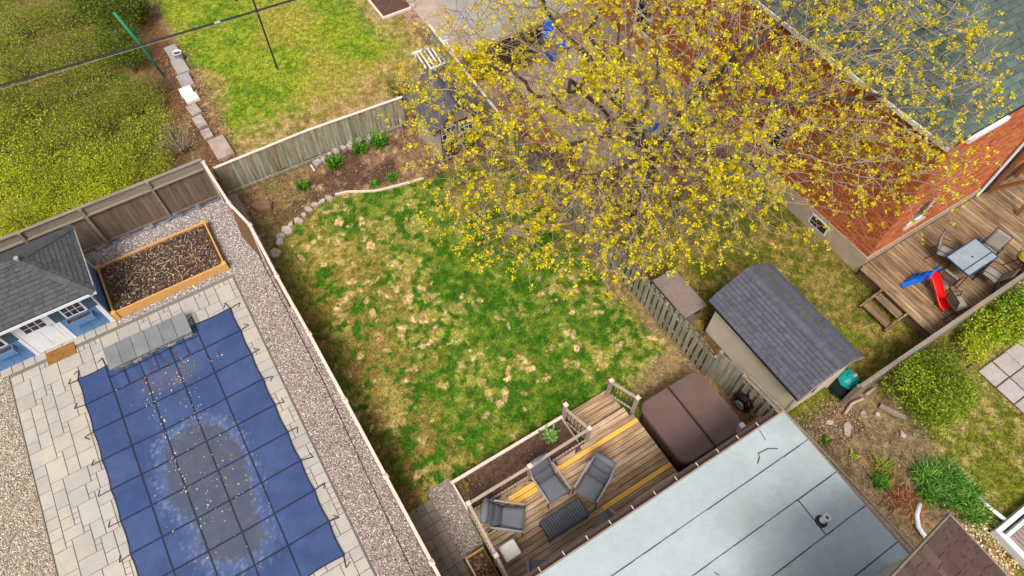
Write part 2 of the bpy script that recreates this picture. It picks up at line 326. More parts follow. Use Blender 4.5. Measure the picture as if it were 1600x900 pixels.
def ground(x, y):
    """-> colour (n,3), grass amount (n), where grass amount drives blades"""
    x = np.asarray(x, float); y = np.asarray(y, float); n = len(x)
    n1 = fbm(x, y, .35, 4, 1); n2 = fbm(x, y, 1.3, 4, 2); n3 = fbm(x, y, 5, 3, 3); n4 = fbm(x, y, .8, 3, 4)
    lerp = lambda a, b, t: a + (np.asarray(b) - a)*np.asarray(t)[:, None]
    # soil
    C = lerp(np.tile(srgb(118, 90, 66), (n, 1)), srgb(86, 64, 48), sm(.35, .65, n2))
    C = lerp(C, srgb(160, 128, 96), sm(.58, .8, n3))
    G = np.zeros(n)
    # main lawn
    by = np.interp(x, [p[0] for p in BORDER], [p[1] for p in BORDER])
    lawn = sm(-.06, .06, x) * sm(.16, -.04, x - 9.25) * sm(.05, -.05, y - by) * sm(3.2, 3.5, y)
    bare = sm(1.5, .8, np.hypot((x-8.6)*.8, (y-4.7)*1.2) + (n2-.5)*1.2)
    bare = np.maximum(bare, .8*sm(.55, .2, 9.3 - x + (n2-.5)*.6))
    lg = lerp(np.tile(srgb(56, 92, 16), (n, 1)), srgb(102, 118, 36), sm(.36, .64, n3*.6+n2*.4))
    olive = np.clip(sm(.36, .62, n1 + .16*sm(3.2, .3, x) - .10*sm(14, 15.6, y) - .1*np.exp(-((x-5.5)**2+(y-8.5)**2)/9) + .12*sm(5.5, 7, x)*sm(10, 12, y)), 0, 1)
    lg = lerp(lg, srgb(124, 106, 50), olive*sm(.36, .56, n2*.4+n3*.6)*.9)
    lg = lerp(lg, srgb(96, 84, 34), .6*sm(.9, .1, x + (n2-.5)*1.4))
    lg = lerp(lg, srgb(120, 90, 52), .75*sm(2.6, .8, x + (n1-.5)*3)*sm(.5, .62, n3)*sm(13, 11.5, y))
    lg = lerp(lg, srgb(150, 138, 70), .6*sm(.52, .66, n4)*sm(.42, .58, n3))
    dead = np.zeros(n); wx, wy = x + .5*(fbm(x, y, 2.6, 3, 21)-.5), y + .5*(fbm(x, y, 2.6, 3, 22)-.5)
    for (px, py), r, a, s in zip(DEAD, _dr, _dan, _dst):
        k = (np.abs(x-px) < .8) & (np.abs(y-py) < .8)
        if not k.any(): continue
        dx, dy = wx[k]-px, wy[k]-py; u = (dx*math.cos(a)+dy*math.sin(a))/s; v = -dx*math.sin(a)+dy*math.cos(a)
        d = np.hypot(u, v)/r + (n3[k]-.5)*2.6 + (n2[k]-.5)*1.0
        dead[k] = np.maximum(dead[k], sm(1.35, .7, d)*(.45+.55*((px*7.3+py*3.1) % 1)))
    dead = np.maximum(dead, .6*sm(.63, .73, n2)*sm(.54, .64, n3)*sm(.5, 3, x))
    dc = lerp(np.tile(srgb(200, 166, 118), (n, 1)), srgb(158, 126, 84), sm(.35, .65, fbm(x, y, 9, 2, 6)))
    lg = lerp(lg, dc, dead*.95)
    C = lerp(C, lg, lawn); G = np.maximum(G, lawn*np.clip(1-2.2*dead, 0, 1)*(1-.4*olive))
    C = lerp(C, np.array(srgb(132, 104, 76))[None]*np.ones((n, 1)), lawn*bare*.9); G *= 1-.9*bare
    # garden bed: a little green among soil
    bed = sm(0, .1, x)*sm(9.3, 9.1, x)*sm(-.05, .05, y-by)*sm(18.7, 18.5, y)
    wild = sm(2.9, 1.2, x + (n2-.5)*2)*sm(17.9, 17.0, y+(n3-.5))*.0 + sm(3.2, .8, x + (n2-.5)*2.4)*sm(.35, .6, n3)
    C = lerp(C, srgb(96, 88, 40), bed*wild*.75); G = np.maximum(G, bed*wild*.35)
    C = lerp(C, srgb(70, 50, 40), bed*sm(2.5, 4, x)*sm(.35, .6, n2)*.6)
    # rear neighbour's lawn
    rl = sm(.5, .9, x)*sm(18.7, 18.9, y)*sm(10.6, 9.4, x + (n2-.5)*1.5)
    rg = lerp(np.tile(srgb(126, 134, 36), (n, 1)), srgb(92, 116, 26), sm(.4, .6, n2*.5+n3*.5))
    rg = lerp(rg, srgb(142, 132, 52), .8*sm(.46, .66, n1+.15*(n3-.5)))
    bare2 = np.maximum(sm(21.9, 19.8, y + .12*x*0 + (n2-.5)*2.4 + (n3-.5)*1.2 - .35*np.maximum(x-2, 0)*.4), sm(7.4, 8.8, x + (n2-.5)*2.2))
    bare2 = np.maximum(bare2, .8*sm(.8, .3, np.hypot((x-1.0)*1.0, (y-24)*.4) + (n2-.5)))
    rg = lerp(rg, lerp(np.tile(srgb(152, 122, 84), (n, 1)), srgb(112, 92, 52), sm(.35, .65, n3)), bare2*.85)
    C = lerp(C, rg, rl); G = np.maximum(G, rl*(1-.9*bare2))
    # thicket floor
    tk = sm(.5, .1, x + (n2-.5)*.3)*sm(18.6, 18.8, y)
    C = lerp(C, lerp(np.tile(srgb(96, 84, 40), (n, 1)), srgb(70, 78, 22), sm(.4, .6, n2)), tk*.9)
    C = lerp(C, srgb(106, 72, 52), tk*sm(-1.8, -.6, x + (n2-.5))*.8); G = np.maximum(G, tk*.4*sm(-.6, -1.8, x))
    # neighbour to the right, below the tree and behind the tan shed
    rn = sm(9.4, 9.6, x)*sm(1.6, 1.7, y)*sm(11.2, 9.6, y + (n2-.5)*1.5)
    og = lerp(np.tile(srgb(88, 90, 30), (n, 1)), srgb(128, 112, 56), sm(.42, .58, n2*.4+n3*.6))
    og = lerp(og, srgb(84, 98, 14), sm(.55, .75, n1))
    near = sm(10.7, 10.0, x + (n2-.5)*1.2)
    og = lerp(og, srgb(98, 70, 50), near*.9)
    C = lerp(C, og, rn); G = np.maximum(G, rn*(1-near)*.8)
    # beyond the patio under the tree
    ud = sm(9.4, 9.6, x)*sm(9.8, 11.2, y + (n2-.5)*1.5)
    C = lerp(C, lerp(np.tile(srgb(142, 112, 92), (n, 1)), srgb(98, 74, 60), sm(.35, .6, n2)), ud)
    # front right: soil, then lawn
    fr = sm(1.66, 1.54, y)*sm(9.6, 9.8, x)
    C = lerp(C, lerp(np.tile(srgb(104, 86, 62), (n, 1)), srgb(126, 106, 78), sm(.4, .65, n3)), fr)
    fl = fr*sm(13.1, 13.9, x + (n2-.5)*1.0 - .35*(y+.5)*(y < 1))*1.0
    C = lerp(C, lerp(np.tile(srgb(100, 102, 32), (n, 1)), srgb(146, 130, 76), sm(.42, .6, n2*.4+n3*.6)), fl); G = np.maximum(G, fl*.9)
    # pool side: bare under gravel and pavers
    ps = sm(-.02, -.1, x)*sm(18.7, 18.6, y)
    C = lerp(C, srgb(120, 104, 92), ps); G *= 1-ps
    return C, np.clip(G, 0, 1)

def relief(x, y): return .02*(fbm(x, y, 2.2, 3, 9)-.5) + .05*(fbm(x, y, .4, 2, 8)-.5)*np.clip((np.abs(x-4.5) < 4.3)*1.0*(y > 6), 0, 1)*0
xs = np.concatenate([[-600, -250, -100, -50, -25, -15], np.arange(-11, 30.01, .1), [32, 36, 45, 60, 100, 250, 600]])
ys = np.concatenate([[-600, -250, -100, -50, -20, -10], np.arange(-5.5, 36.01, .1), [38, 42, 50, 65, 100, 250, 600]])
XX, YY = np.meshgrid(xs, ys); xf, yf = XX.ravel(), YY.ravel()
gc, gg = ground(xf, yf)
nx, ny = len(xs), len(ys)
idx = np.arange(nx*ny).reshape(ny, nx)
FQ = np.stack([idx[:-1, :-1].ravel(), idx[:-1, 1:].ravel(), idx[1:, 1:].ravel(), idx[1:, :-1].ravel()], 1)
flat = (xf < 0) & (yf < 18.6)
ZZ = np.where(flat, 0, .03*(fbm(xf, yf, 2.5, 3, 9)-.5)*1.0) - .02
link('ground', mesh_np('ground', np.stack([xf, yf, ZZ], 1), FQ, gc, True), ground_m)['kind'] = 'structure'

lx, ly = np.arange(.02, 9.3, .036), np.arange(3.4, 16.62, .036)
LX, LY = np.meshgrid(lx, ly); lxf, lyf = LX.ravel(), LY.ravel(); lc_, lg_ = ground(lxf, lyf)
il = np.arange(len(lxf)).reshape(len(ly), len(lx)); FL = np.stack([il[:-1, :-1].ravel(), il[:-1, 1:].ravel(), il[1:, 1:].ravel(), il[1:, :-1].ravel()], 1)
FL = FL[(lyf < np.interp(lxf, [p[0] for p in BORDER], [p[1] for p in BORDER]))[FL[:, 0]]]
used = np.unique(FL); remap = np.full(len(lxf), -1); remap[used] = np.arange(len(used))
LZ = .03*(fbm(lxf, lyf, 2.5, 3, 9)-.5) - .02 + .007 + .012*(fbm(lxf, lyf, 9, 2, 19)-.5)
link('lawn', mesh_np('lawn', np.stack([lxf, lyf, LZ], 1)[used], remap[FL], lc_[used], True), ground_m)['kind'] = 'structure'

def blades(name, label, n, x0, x1, y0, y1, hmin, hmax, gain=1.):
    x = rng.uniform(x0, x1, n); y = rng.uniform(y0, y1, n); c, g = ground(x, y)
    k = rng.random(n) < g; x, y, c, g = x[k], y[k], c[k], g[k]
    n = len(x); nb = 5
    X = np.repeat(x, nb) + rng.normal(0, .035, n*nb); Y = np.repeat(y, nb) + rng.normal(0, .035, n*nb)
    a = rng.uniform(0, 6.28, n*nb); H = rng.uniform(hmin, hmax, n*nb); w = rng.uniform(.006, .012, n*nb); ln = rng.uniform(.2, 1.1, n*nb)*H
    dx, dy = np.cos(a), np.sin(a)
    Z = np.zeros_like(X) - .012
    V = np.stack([np.stack([X-dy*w, Y+dx*w, Z], 1), np.stack([X+dy*w, Y-dx*w, Z], 1), np.stack([X+dx*ln, Y+dy*ln, Z+H], 1)], 1).reshape(-1, 3)
    cc = np.repeat(c, nb, 0)*rng.uniform(.6, 1.5, (n*nb, 1))*gain; cc = np.clip(cc, 0, 1)
    cc = np.repeat(cc, 3, 0)
    o = link(name, mesh_np(name, V, np.arange(len(V)).reshape(-1, 3), cc), grass_m)
    return tag(o, label, 'grass', kind='stuff')
blades('grass', 'patchy green back garden lawn with straw coloured dead spots', 22000, 0, 9.3, 3.3, 16.6, .03, .075)
blades('grass', 'yellow green lawn of the garden behind the back fence', 17000, .3, 10.5, 18.8, 33, .03, .07)
blades('grass', 'dull olive grass between the tan shed and the brick house', 9000, 9.5, 16, 1.7, 11, .03, .07)
blades('grass', 'olive lawn beside the square paving at the right edge', 9000, 12.5, 20, -5, 1.6, .03, .07)

# ------------------------------------------------------------------ gravel
def pebbles(name, label, rects, dens, pal, size=(.013, .024)):
    xs_, ys_ = [], []
    for (x0, x1, y0, y1) in rects:
        k = int((x1-x0)*(y1-y0)*dens); xs_.append(rng.uniform(x0, x1, k)); ys_.append(rng.uniform(y0, y1, k))
    x = np.concatenate(xs_); y = np.concatenate(ys_); n = len(x)
    T = np.array([(1, 0, 0), (-.5, .87, 0), (-.5, -.87, 0), (.45, .6, .62), (-.7, 0, .62), (.45, -.6, .62)])
    TF = np.array([(0, 1, 3), (1, 4, 3), (1, 2, 4), (2, 5, 4), (2, 0, 5), (0, 3, 5), (3, 4, 5)])
    s = rng.uniform(*size, n)*rng.choice([.7, .9, 1, 1.15, 1.5], n); e = rng.uniform(.6, 1, n); a = rng.uniform(0, 6.28, n)
    vx = T[None, :, 0]*s[:, None]; vy = T[None, :, 1]*(s*e)[:, None]; vz = T[None, :, 2]*(s*rng.uniform(.6, 1.1, n))[:, None]
    ca, sa = np.cos(a)[:, None], np.sin(a)[:, None]
    V = np.stack([x[:, None] + vx*ca - vy*sa, y[:, None] + vx*sa + vy*ca, vz + .006 + rng.uniform(0, .012, (n, 1))], 2).reshape(-1, 3)
    F = (np.arange(n)[:, None, None]*6 + TF[None]).reshape(-1, 3)
    P = np.array(pal)[rng.integers(0, len(pal), n)]*rng.uniform(.8, 1.2, (n, 1))
    o = link(name, mesh_np(name, V, F, np.repeat(np.clip(P, 0, 1), 6, 0)), pebble_m)
    return tag(o, label, 'gravel', kind='stuff')
PINK = [srgb(168, 154, 144), srgb(188, 176, 166), srgb(138, 123, 114), srgb(158, 141, 129), srgb(102, 90, 84), srgb(196, 187, 178), srgb(120, 100, 88)]
GREYP = [srgb(186, 178, 172), srgb(212, 206, 202), srgb(142, 134, 130), srgb(170, 156, 148), srgb(110, 104, 102)]
OLDP = [srgb(184, 172, 156), srgb(166, 150, 132), srgb(140, 122, 104), srgb(198, 188, 174), srgb(114, 98, 84)]
def sheet(name, x0, x1, y0, y1, z, m):
    o = MB().box(x0, y0, z-.06, x1, y1, z).build(name, m); o['kind'] = 'structure'; return o
sheet('gravel_strip', -1.28, -.02, 1, 18.45, .008, gravelbase_m)
sheet('gravel_strip', -4.95, -1.285, 15.18, 18.45, .006, gravelbase_m)
sheet('gravel_bed', -12.5, -8.17, 2, 15.4, .006, gravelold_m)
sheet('gravel_patch', .76, 1.42, 3.62, 5.65, .006, gravelbase_m)
pebbles('gravel', 'pinkish gravel strip along the fence beside the pool paving', [(-1.27, -.04, 2.5, 15.2)], 1500, PINK)
pebbles('gravel', 'grey gravel behind the pool around the orange planter box', [(-4.93, -.5, 17.5, 18.4), (-1.3, -.2, 15.2, 17.5), (-4.9, -1.3, 15.2, 15.42)], 900, GREYP)
pebbles('gravel', 'brown gravel bed at the left edge beside the pool paving', [(-11, -8.2, 5, 15.2)], 1300, OLDP)
pebbles('gravel', 'small pinkish gravel patch between the paver path and the deck planter', [(.78, 1.4, 3.7, 5.6)], 800, PINK)
o = MB().beam((-.3, 16, .012), (-.3, 10.02, .012), .02, .05).beam((-.3, 10.02, .012), (-.49, 3.9, .012), .02, .05).beam((-.49, 3.9, .012), (-.55, 1.5, .012), .02, .05).build('edging_strip', black_m)
tag(o, 'thin black edging line lying in the pinkish gravel by the fence', 'edging')

# ------------------------------------------------------------------ pool paving
pat = MB().box(-8.15, 1, -.05, -5.9, 15.17, .004).box(-2.3, 1, -.05, -1.3, 15.17, .004).box(-5.9, 13.4, -.05, -2.3, 15.17, .004).box(-5.9, 1, -.05, -2.3, 5.9, .004).box(-10.5, 15.172, -.05, -4.95, 15.5, .004).build('pool_patio', joint_m); pat['kind'] = 'structure'
u = .162
def ashlar(x0, y0, nxu, nyu, blocked, sizes, m, parent, h, gap=.016, name='paver', zj=.004):
    occ = np.zeros((nxu, nyu), bool)
    for i in range(nxu):
        for j in range(nyu):
            if blocked(x0+(i+.5)*u, y0+(j+.5)*u): occ[i, j] = True
    for j in range(nyu):
        for i in range(nxu):
            if occ[i, j]: continue
            opts = [s for s in sizes if i+s[0] <= nxu and j+s[1] <= nyu and not occ[i:i+s[0], j:j+s[1]].any()]
            w, d = rnd.choice(opts) if opts else (1, 1)
            occ[i:i+w, j:j+d] = True
            W, D = w*u-gap, d*u-gap
            piece(name, W, D, h, m, parent, (x0+(i+w/2)*u, y0+(j+d/2)*u, zj-.02+rnd.uniform(-.002, .002)), ch=.007, rx=rnd.uniform(-.003, .003), ws=False)
ashlar(-10.3, 15.18, 33, 2, lambda x, y: False, [(2, 2), (3, 2), (4, 2)], paver_m, pat, .05)
ashlar(-8.13, 4.2, 42, 67, lambda x, y: -5.9 < x < -2.35 and 5.9 < y < 13.4, [(3, 3), (3, 3), (3, 2), (2, 2), (4, 3), (2, 3), (3, 4), (4, 3)], paver_m, pat, .05)

# pool cover
CX0, CX1, CY0, CY1 = -6.43, -1.78, 5.3, 13.95
SX = [-5.58, -4.74, -3.9, -3.06, -2.5+.02]; SX = [-5.62, -4.72, -3.82, -2.92]
SY = [13.0, 12.05, 11.08, 10.13, 9.16, 8.2, 7.24, 6.28]
nxc, nyc = 110, 190
gu, gv = np.meshgrid(np.linspace(0, 1, nxc), np.linspace(0, 1, nyc))
def coverpt(a, b):
    X = CX0 + (CX1-CX0)*a; Y = CY0 + (CY1-CY0)*b
    # scalloped edges between the straps
    def scal(v, ks, lo, hi):
        kk = sorted(list(ks)+[lo, hi]); r = np.zeros_like(v)
        for p, q in zip(kk[:-1], kk[1:]):
            m = (v >= p) & (v <= q); r = np.where(m, np.sin(np.pi*(v-p)/(q-p)), r)
        return r*.032
    sx = scal(Y, SY, CY0, CY1); sy = scal(X, SX, CX0, CX1)
    X = X + sx*(np.where(a < .5, (1-2*a)**3, -(2*a-1)**3)); Y = Y + sy*(np.where(b < .5, (1-2*b)**3, -(2*b-1)**3))
    e = np.minimum(np.minimum(a, 1-a)*4.65, np.minimum(b, 1-b)*8.65)
    Z = .066 - .05*sm(.3, 1.6, e) + .03*(fbm(X, Y*.6, 2.2, 3, 5)-.5)*sm(.05, .5, e)
    return X, Y, Z
Xc, Yc, Zc = coverpt(gu.ravel(), gv.ravel())
# the stone bench pulls the cover up into ripples at its foot
rip = np.exp(-((Xc+4.25)/1.25)**6)*sm(12.6, 13.6, Yc)
Zc = Zc + rip*(.05*np.abs(np.sin((Xc+.2*Yc)*9)) )
n2 = fbm(Xc, Yc, 1.1, 4, 12); n3 = fbm(Xc, Yc, 5, 3, 13); n5 = fbm(Xc, Yc, 14, 2, 14)
bc = np.tile(srgb(48, 63, 100), (len(Xc), 1)); L2 = lambda a, c, t: a + (np.asarray(c)-a)*np.asarray(t)[:, None]
bc = L2(bc, srgb(58, 73, 108), sm(.35, .7, n2)*.7)
PUD = np.array([(-4.75, 10.65), (-4.3, 10.82), (-3.8, 10.8), (-3.37, 10.5), (-3.14, 9.8), (-3.06, 9.0), (-3.27, 7.7), (-3.27, 6.74), (-3.64, 6.45), (-4.3, 6.55), (-4.75, 6.9), (-4.96, 7.5), (-4.9, 8.2), (-5.17, 9.1), (-5.08, 9.9)])
ds = np.full(len(Xc), 9.); ins_ = np.zeros(len(Xc), bool)
for k in range(len(PUD)):
    a, b_ = PUD[k], PUD[(k+1) % len(PUD)]; e = b_-a; t = np.clip(((Xc-a[0])*e[0]+(Yc-a[1])*e[1])/(e@e), 0, 1); ds = np.minimum(ds, np.hypot(Xc-a[0]-t*e[0], Yc-a[1]-t*e[1]))
    cr_ = (a[1] > Yc) != (b_[1] > Yc); ins_ ^= cr_ & (Xc < (b_[0]-a[0])*(Yc-a[1])/(b_[1]-a[1]+1e-12)+a[0])
d = 1 + np.where(ins_, -ds, ds)*.8 + (n2-.5)*.22 + (n3-.5)*.12
bc = L2(bc, srgb(84, 98, 130), sm(1.3, 1.0, d)*.38)
bc = L2(bc, srgb(66, 70, 84), sm(1.06, .9, d)*.92)
bc = L2(bc, srgb(84, 78, 78), sm(1.0, .8, d)*sm(.5, .75, n3)*.35)
d2 = np.hypot((Xc+4.1)/1.1, (Yc-12.6)/.42) + (n2-.5)*.8
bc = L2(bc, srgb(78, 78, 92), sm(1.1, .5, d2)*.6)
dust = sm(1.2, .3, np.abs(d-1.12)*4)*sm(.60, .72, n5); bc = L2(bc, srgb(170, 174, 188), dust*.16)
idc = np.arange(nxc*nyc).reshape(nyc, nxc)
FC = np.stack([idc[:-1, :-1].ravel(), idc[:-1, 1:].ravel(), idc[1:, 1:].ravel(), idc[1:, :-1].ravel()], 1)
cov = thing('pool_cover', 'blue safety cover strapped over the swimming pool with murky puddle stains', 'pool cover', (-4.1, 9.6, 0))
link('cover_sheet', mesh_np('cover_sheet', np.stack([Xc, Yc, Zc], 1), FC, bc, True), cover_m, cov)
def strap_line(p, q, n=60):
    pts = []
    for i in range(n):
        t = i/(n-1); a = ((p[0]+(q[0]-p[0])*t)-CX0)/(CX1-CX0); b = ((p[1]+(q[1]-p[1])*t)-CY0)/(CY1-CY0)
        X, Y, Z = coverpt(np.array([a]), np.array([b])); x_, y_ = p[0]+(q[0]-p[0])*t, p[1]+(q[1]-p[1])*t
        r = math.exp(-((x_+4.25)/1.25)**6)*float(sm(12.6, 13.6, y_))*.05*abs(math.sin((x_+.2*y_)*9))
        pts.append((x_, y_, float(Z[0]) + r + .006))
    return pts
def strip(mb, pts, w):
    V = []; F = []
    for i, p in enumerate(pts):
        d = Vector(pts[min(i+1, len(pts)-1)]) - Vector(pts[max(i-1, 0)]); s_ = Vector((-d.y, d.x, 0)).normalized()*w/2
        P = Vector(p); V += [P+s_, P-s_, P-s_-Vector((0, 0, .008)), P+s_-Vector((0, 0, .008))]
        if i: k = 4*(i-1); F += [(k, k+1, k+5, k+4), (k+1, k+2, k+6, k+5), (k+3, k, k+4, k+7)]
    mb.add(V, F)
for X in SX: 
    mb = MB(); strip(mb, strap_line((X, CY0+.02), (X, CY1-.02)), .045); mb.build('strap', strap_m, cov)
for Y in SY:
    mb = MB(); strip(mb, strap_line((CX0+.02, Y), (CX1-.02, Y)), .045); mb.build('strap', strap_m, cov)
for X in (-5.17, -4.27, -3.37):
    mb = MB(); strip(mb, strap_line((X, 13.02), (X, CY1-.25), 14), .04); mb.build('short_strap', strap_m, cov)
mb = MB(); strip(mb, strap_line((-5.6, 13.5), (-2.95, 13.5), 40), .04); mb.build('short_strap', strap_m, cov)
# hem round the cover
hem = []
for a, b in [(t, 0) for t in np.linspace(0, 1, 60)] + [(1, t) for t in np.linspace(0, 1, 110)] + [(t, 1) for t in np.linspace(1, 0, 60)] + [(0, t) for t in np.linspace(1, 0, 110)]:
    X, Y, Z = coverpt(np.array([a]), np.array([b])); hem.append((float(X[0]), float(Y[0]), float(Z[0])+.006))
mb = MB(); strip(mb, hem, .035); mb.build('hem', strap_m, cov)
def hook(x, y, dx, dy):
    L = rnd.uniform(.26, .36); a = math.atan2(dy, dx) + rnd.uniform(-.25, .25); c, s_ = math.cos(a), math.sin(a)
    b = a + rnd.choice((-1, 1))*rnd.uniform(1.9, 2.5)
    p1 = (x+c*L, y+s_*L, .045); p2 = (p1[0]+math.cos(b)*.17, p1[1]+math.sin(b)*.17, .05)
    MB().tube([(x, y, .066), (x+c*L*.5, y+s_*L*.5, .07), p1], .014, 5).tube([p1, p2], .012, 5).build('strap_end', hook_m, cov)
for Y in SY + [CY1-.03]:
    hook(CX0, Y, -1, 0); hook(CX1, Y, 1, 0)
for X in SX + [CX0+.02, CX1-.02]:
    if not -5.5 < X < -3: hook(X, CY1, 0, 1)
    hook(X, CY0, 0, -1)
# debris on the cover
k = 420; t = rng.random(k)
cx = np.concatenate([rng.normal(-4.05, .55, 170), np.repeat(-4.72, 90)+rng.normal(0, .12, 90), np.repeat(-3.82, 60)+rng.normal(0, .15, 60), rng.normal(-3.9, .7, 100)])
cy = np.concatenate([rng.normal(8.8, 1.2, 170), rng.uniform(9, 12.6, 90), rng.uniform(10.5, 12.8, 60), rng.normal(12.6, .35, 100)])
a_ = (cx-CX0)/(CX1-CX0); b_ = (cy-CY0)/(CY1-CY0); ok = (a_ > .03) & (a_ < .97) & (b_ > .03) & (b_ < .95); cx, cy, a_, b_ = cx[ok], cy[ok], a_[ok], b_[ok]
_, _, cz = coverpt(a_, b_); k = len(cx)
an = rng.uniform(0, 6.28, k); s1 = rng.uniform(.007, .026, k)*rng.choice([1, 1, 1, 1.5], k); s2 = s1*rng.uniform(.4, .9, k)
U_ = np.stack([np.cos(an)*s1, np.sin(an)*s1, rng.uniform(-.006, .006, k)], 1); V_ = np.stack([-np.sin(an)*s2, np.cos(an)*s2, rng.uniform(-.006, .006, k)], 1)
C0 = np.stack([cx, cy, cz+.016], 1); VV = np.stack([C0-U_, C0+V_, C0+U_, C0-V_], 1).reshape(-1, 3)
pl = np.array([srgb(168, 158, 146), srgb(150, 116, 70), srgb(180, 176, 170), srgb(120, 84, 50), srgb(170, 140, 80)])[rng.integers(0, 5, k)]
o = link('leaf_debris', mesh_np('leaf_debris', VV, np.arange(k*4).reshape(-1, 4), np.repeat(pl, 4, 0)), litter_m)
tag(o, 'scattered dead leaves and specks lying on the blue pool cover', 'leaves', kind='stuff')
mb = MB()
for i in range(70):
    t = rnd.random(); x, y = -5.0+1.5*t+rnd.gauss(0, .05), 12.85+.22*t*2+rnd.gauss(0, .06); a = rnd.gauss(.3, .5); l = rnd.uniform(.06, .2)
    mb.tube([(x, y, .05), (x+math.cos(a)*l, y+math.sin(a)*l, .07+rnd.random()*.03)], .006, 3)
tag(mb.build('twig_debris', darktwig_m), 'heap of brown twigs on the pool cover before the stone bench', 'twigs', kind='stuff')

# stone bench at the head of the pool
b = thing('stone_bench', 'low stone wall bench with grey slate slabs at the head of the pool', 'bench', (-4.2, 13.85, 0))
MB().box(-5.36, 13.62, 0, -3.05, 14.2, .37, .02).build('wall', slabwall_m, b)
xs_ = [-5.45, -5.06, -4.65, -4.25, -3.83, -3.42, -3.0]
for i in range(6):
    piece('slab', xs_[i+1]-xs_[i]-.006, .8, .06, slab_m, b, ((xs_[i]+xs_[i+1])/2, 13.9+rnd.uniform(-.008, .008), .372+rnd.uniform(0, .004)), ch=.01)
for i in range(9):
    w = rnd.uniform(.18, .33); piece('face_stone', w, .05, rnd.uniform(.13, .17), slabwall_m, b, (-5.25+i*.255, 13.6, rnd.choice((.02, .19))), ch=.015)

# ------------------------------------------------------------------ shingles
CAMP = Vector((0, 0, 18.5))
def clip(poly, cp):
    out = poly
    n = len(cp)
    for i in range(n):
        a, b_ = cp[i], cp[(i+1) % n]; inp = out; out = []
        ins = lambda p: (b_[0]-a[0])*(p[1]-a[1])-(b_[1]-a[1])*(p[0]-a[0]) >= -1e-9
        for j in range(len(inp)):
            p, q = inp[j], inp[(j+1) % len(inp)]; ip, iq = ins(p), ins(q)
            if ip: out.append(p)
            if ip != iq:
                d1 = (b_[0]-a[0])*(p[1]-a[1])-(b_[1]-a[1])*(p[0]-a[0]); d2_ = (b_[0]-a[0])*(q[1]-a[1])-(b_[1]-a[1])*(q[0]-a[0])
                t = d1/(d1-d2_); out.append((p[0]+(q[0]-p[0])*t, p[1]+(q[1]-p[1])*t))
        if len(out) < 3: return []
    return out
def shingles(planes, m, parent, ex=.13, w=.3, th=.018, limit=300):
    """planes: list of 3D convex polygons whose first edge is the eave (seen from above anticlockwise)"""
    items = []
    for P in planes:
        P = [Vector(p) for p in P]; O = P[0]; U = (P[1]-P[0]).normalized(); N = U.cross(P[2]-P[0]).normalized()
        if N.z < 0: N = -N
        V = N.cross(U)
        poly = [((p-O).dot(U), (p-O).dot(V)) for p in P]
        if sum(poly[i][0]*poly[(i+1) % len(poly)][1]-poly[(i+1) % len(poly)][0]*poly[i][1] for i in range(len(poly))) < 0: poly = poly[::-1]
        umin, umax = min(p[0] for p in poly), max(p[0] for p in poly); vmin, vmax = min(p[1] for p in poly), max(p[1] for p in poly)
        r = 0; v = vmin
        while v < vmax:
            x = umin - w*rnd.random()
            while x < umax:
                ww = w*rnd.choice((.7, 1, 1, 1.2)); c = clip([(x+.005, v+.012), (x+ww-.005, v+.012), (x+ww-.005, v+ex), (x+.005, v+ex)], poly)
                if len(c) >= 3:
                    full = len(c) == 4 and abs((c[1][0]-c[0][0])-ww+.006) < 1e-6
                    t_ = th*rnd.uniform(.7, 1.3)
                    tp = [O + U*p[0] + V*p[1] + N*(t_ - (t_-.004)*max(0, (p[1]-v))/ex) for p in c]
                    bt = [O + U*p[0] + V*p[1] for p in c]; n = len(c)
                    F = [tuple(range(n))] + [(i, n+i, n+(i+1) % n, (i+1) % n) for i in range(n)]
                    items.append(((sum((q for q in tp), Vector())/n - CAMP).length, tp+bt, F))
                x += ww
            v += ex; r += 1
    items.sort(key=lambda i: i[0])
    for d_, V_, F in items[:limit]:
        MB().add(V_, F).build('shingle', m, parent)
    if len(items) > limit:
        mb = MB()
        for d_, V_, F in items[limit:]:
            k_ = rnd.uniform(.8, 1.2); mb.add(V_, F, (k_, k_, k_))
        mb.build('shingle_field', m, parent)['kind'] = 'stuff'

# ------------------------------------------------------------------ blue pool house
ph = thing('pool_house', 'blue sided pool hut with white door and charcoal hip roof', 'hut', (-7.3, 16.7, 0))
X0, X1, Y0, Y1 = -9.6, -5.0, 15.44, 17.55
MB().box(X0+.03, Y0+.03, 0, X1-.03, Y1-.03, 2.12).build('wall_core', blue_m, ph)
for k in range(14):      # lap siding
    z = .03 + k*.15
    MB().box(X1-.03, Y0, z, X1+.004, Y1, z+.146, .004).build('siding_board', blue_m, ph)
def front_panel(xa, xb):
    n = max(1, round((xb-xa)/.3)); w = (xb-xa)/n
    for i in range(n): MB().box(xa+i*w+.004, Y0, .03, xa+(i+1)*w-.004, Y0+.035, 2.1).build('siding_board', blue_m, ph)
front_panel(X0, -7.3); front_panel(-6.12, -5.02)
for x in (X1-.05, -6.17, -7.25): MB().box(x-.05, Y0-.022, 0, x+.05, Y0+.03, 2.1, .005).build('corner_trim', white_m, ph)
MB().box(X1-.012, Y0-.02, 0, X1+.022, Y0+.07, 2.1).build('corner_trim', white_m, ph)
MB().box(X1-.012, Y1-.07, 0, X1+.022, Y1+.02, 2.1).build('corner_trim', white_m, ph)
dr = MB().box(-7.19, Y0-.012, .05, -6.23, Y0+.03, 2.05).build('door', white_m, ph)
for r in range(3):
    for c in range(3):
        MB().box(-7.0+c*.2, Y0-.018, 1.08+r*.2, -7.0+c*.2+.17, Y0-.01, 1.08+r*.2+.17).build('pane', glass_m, dr, ws=False)
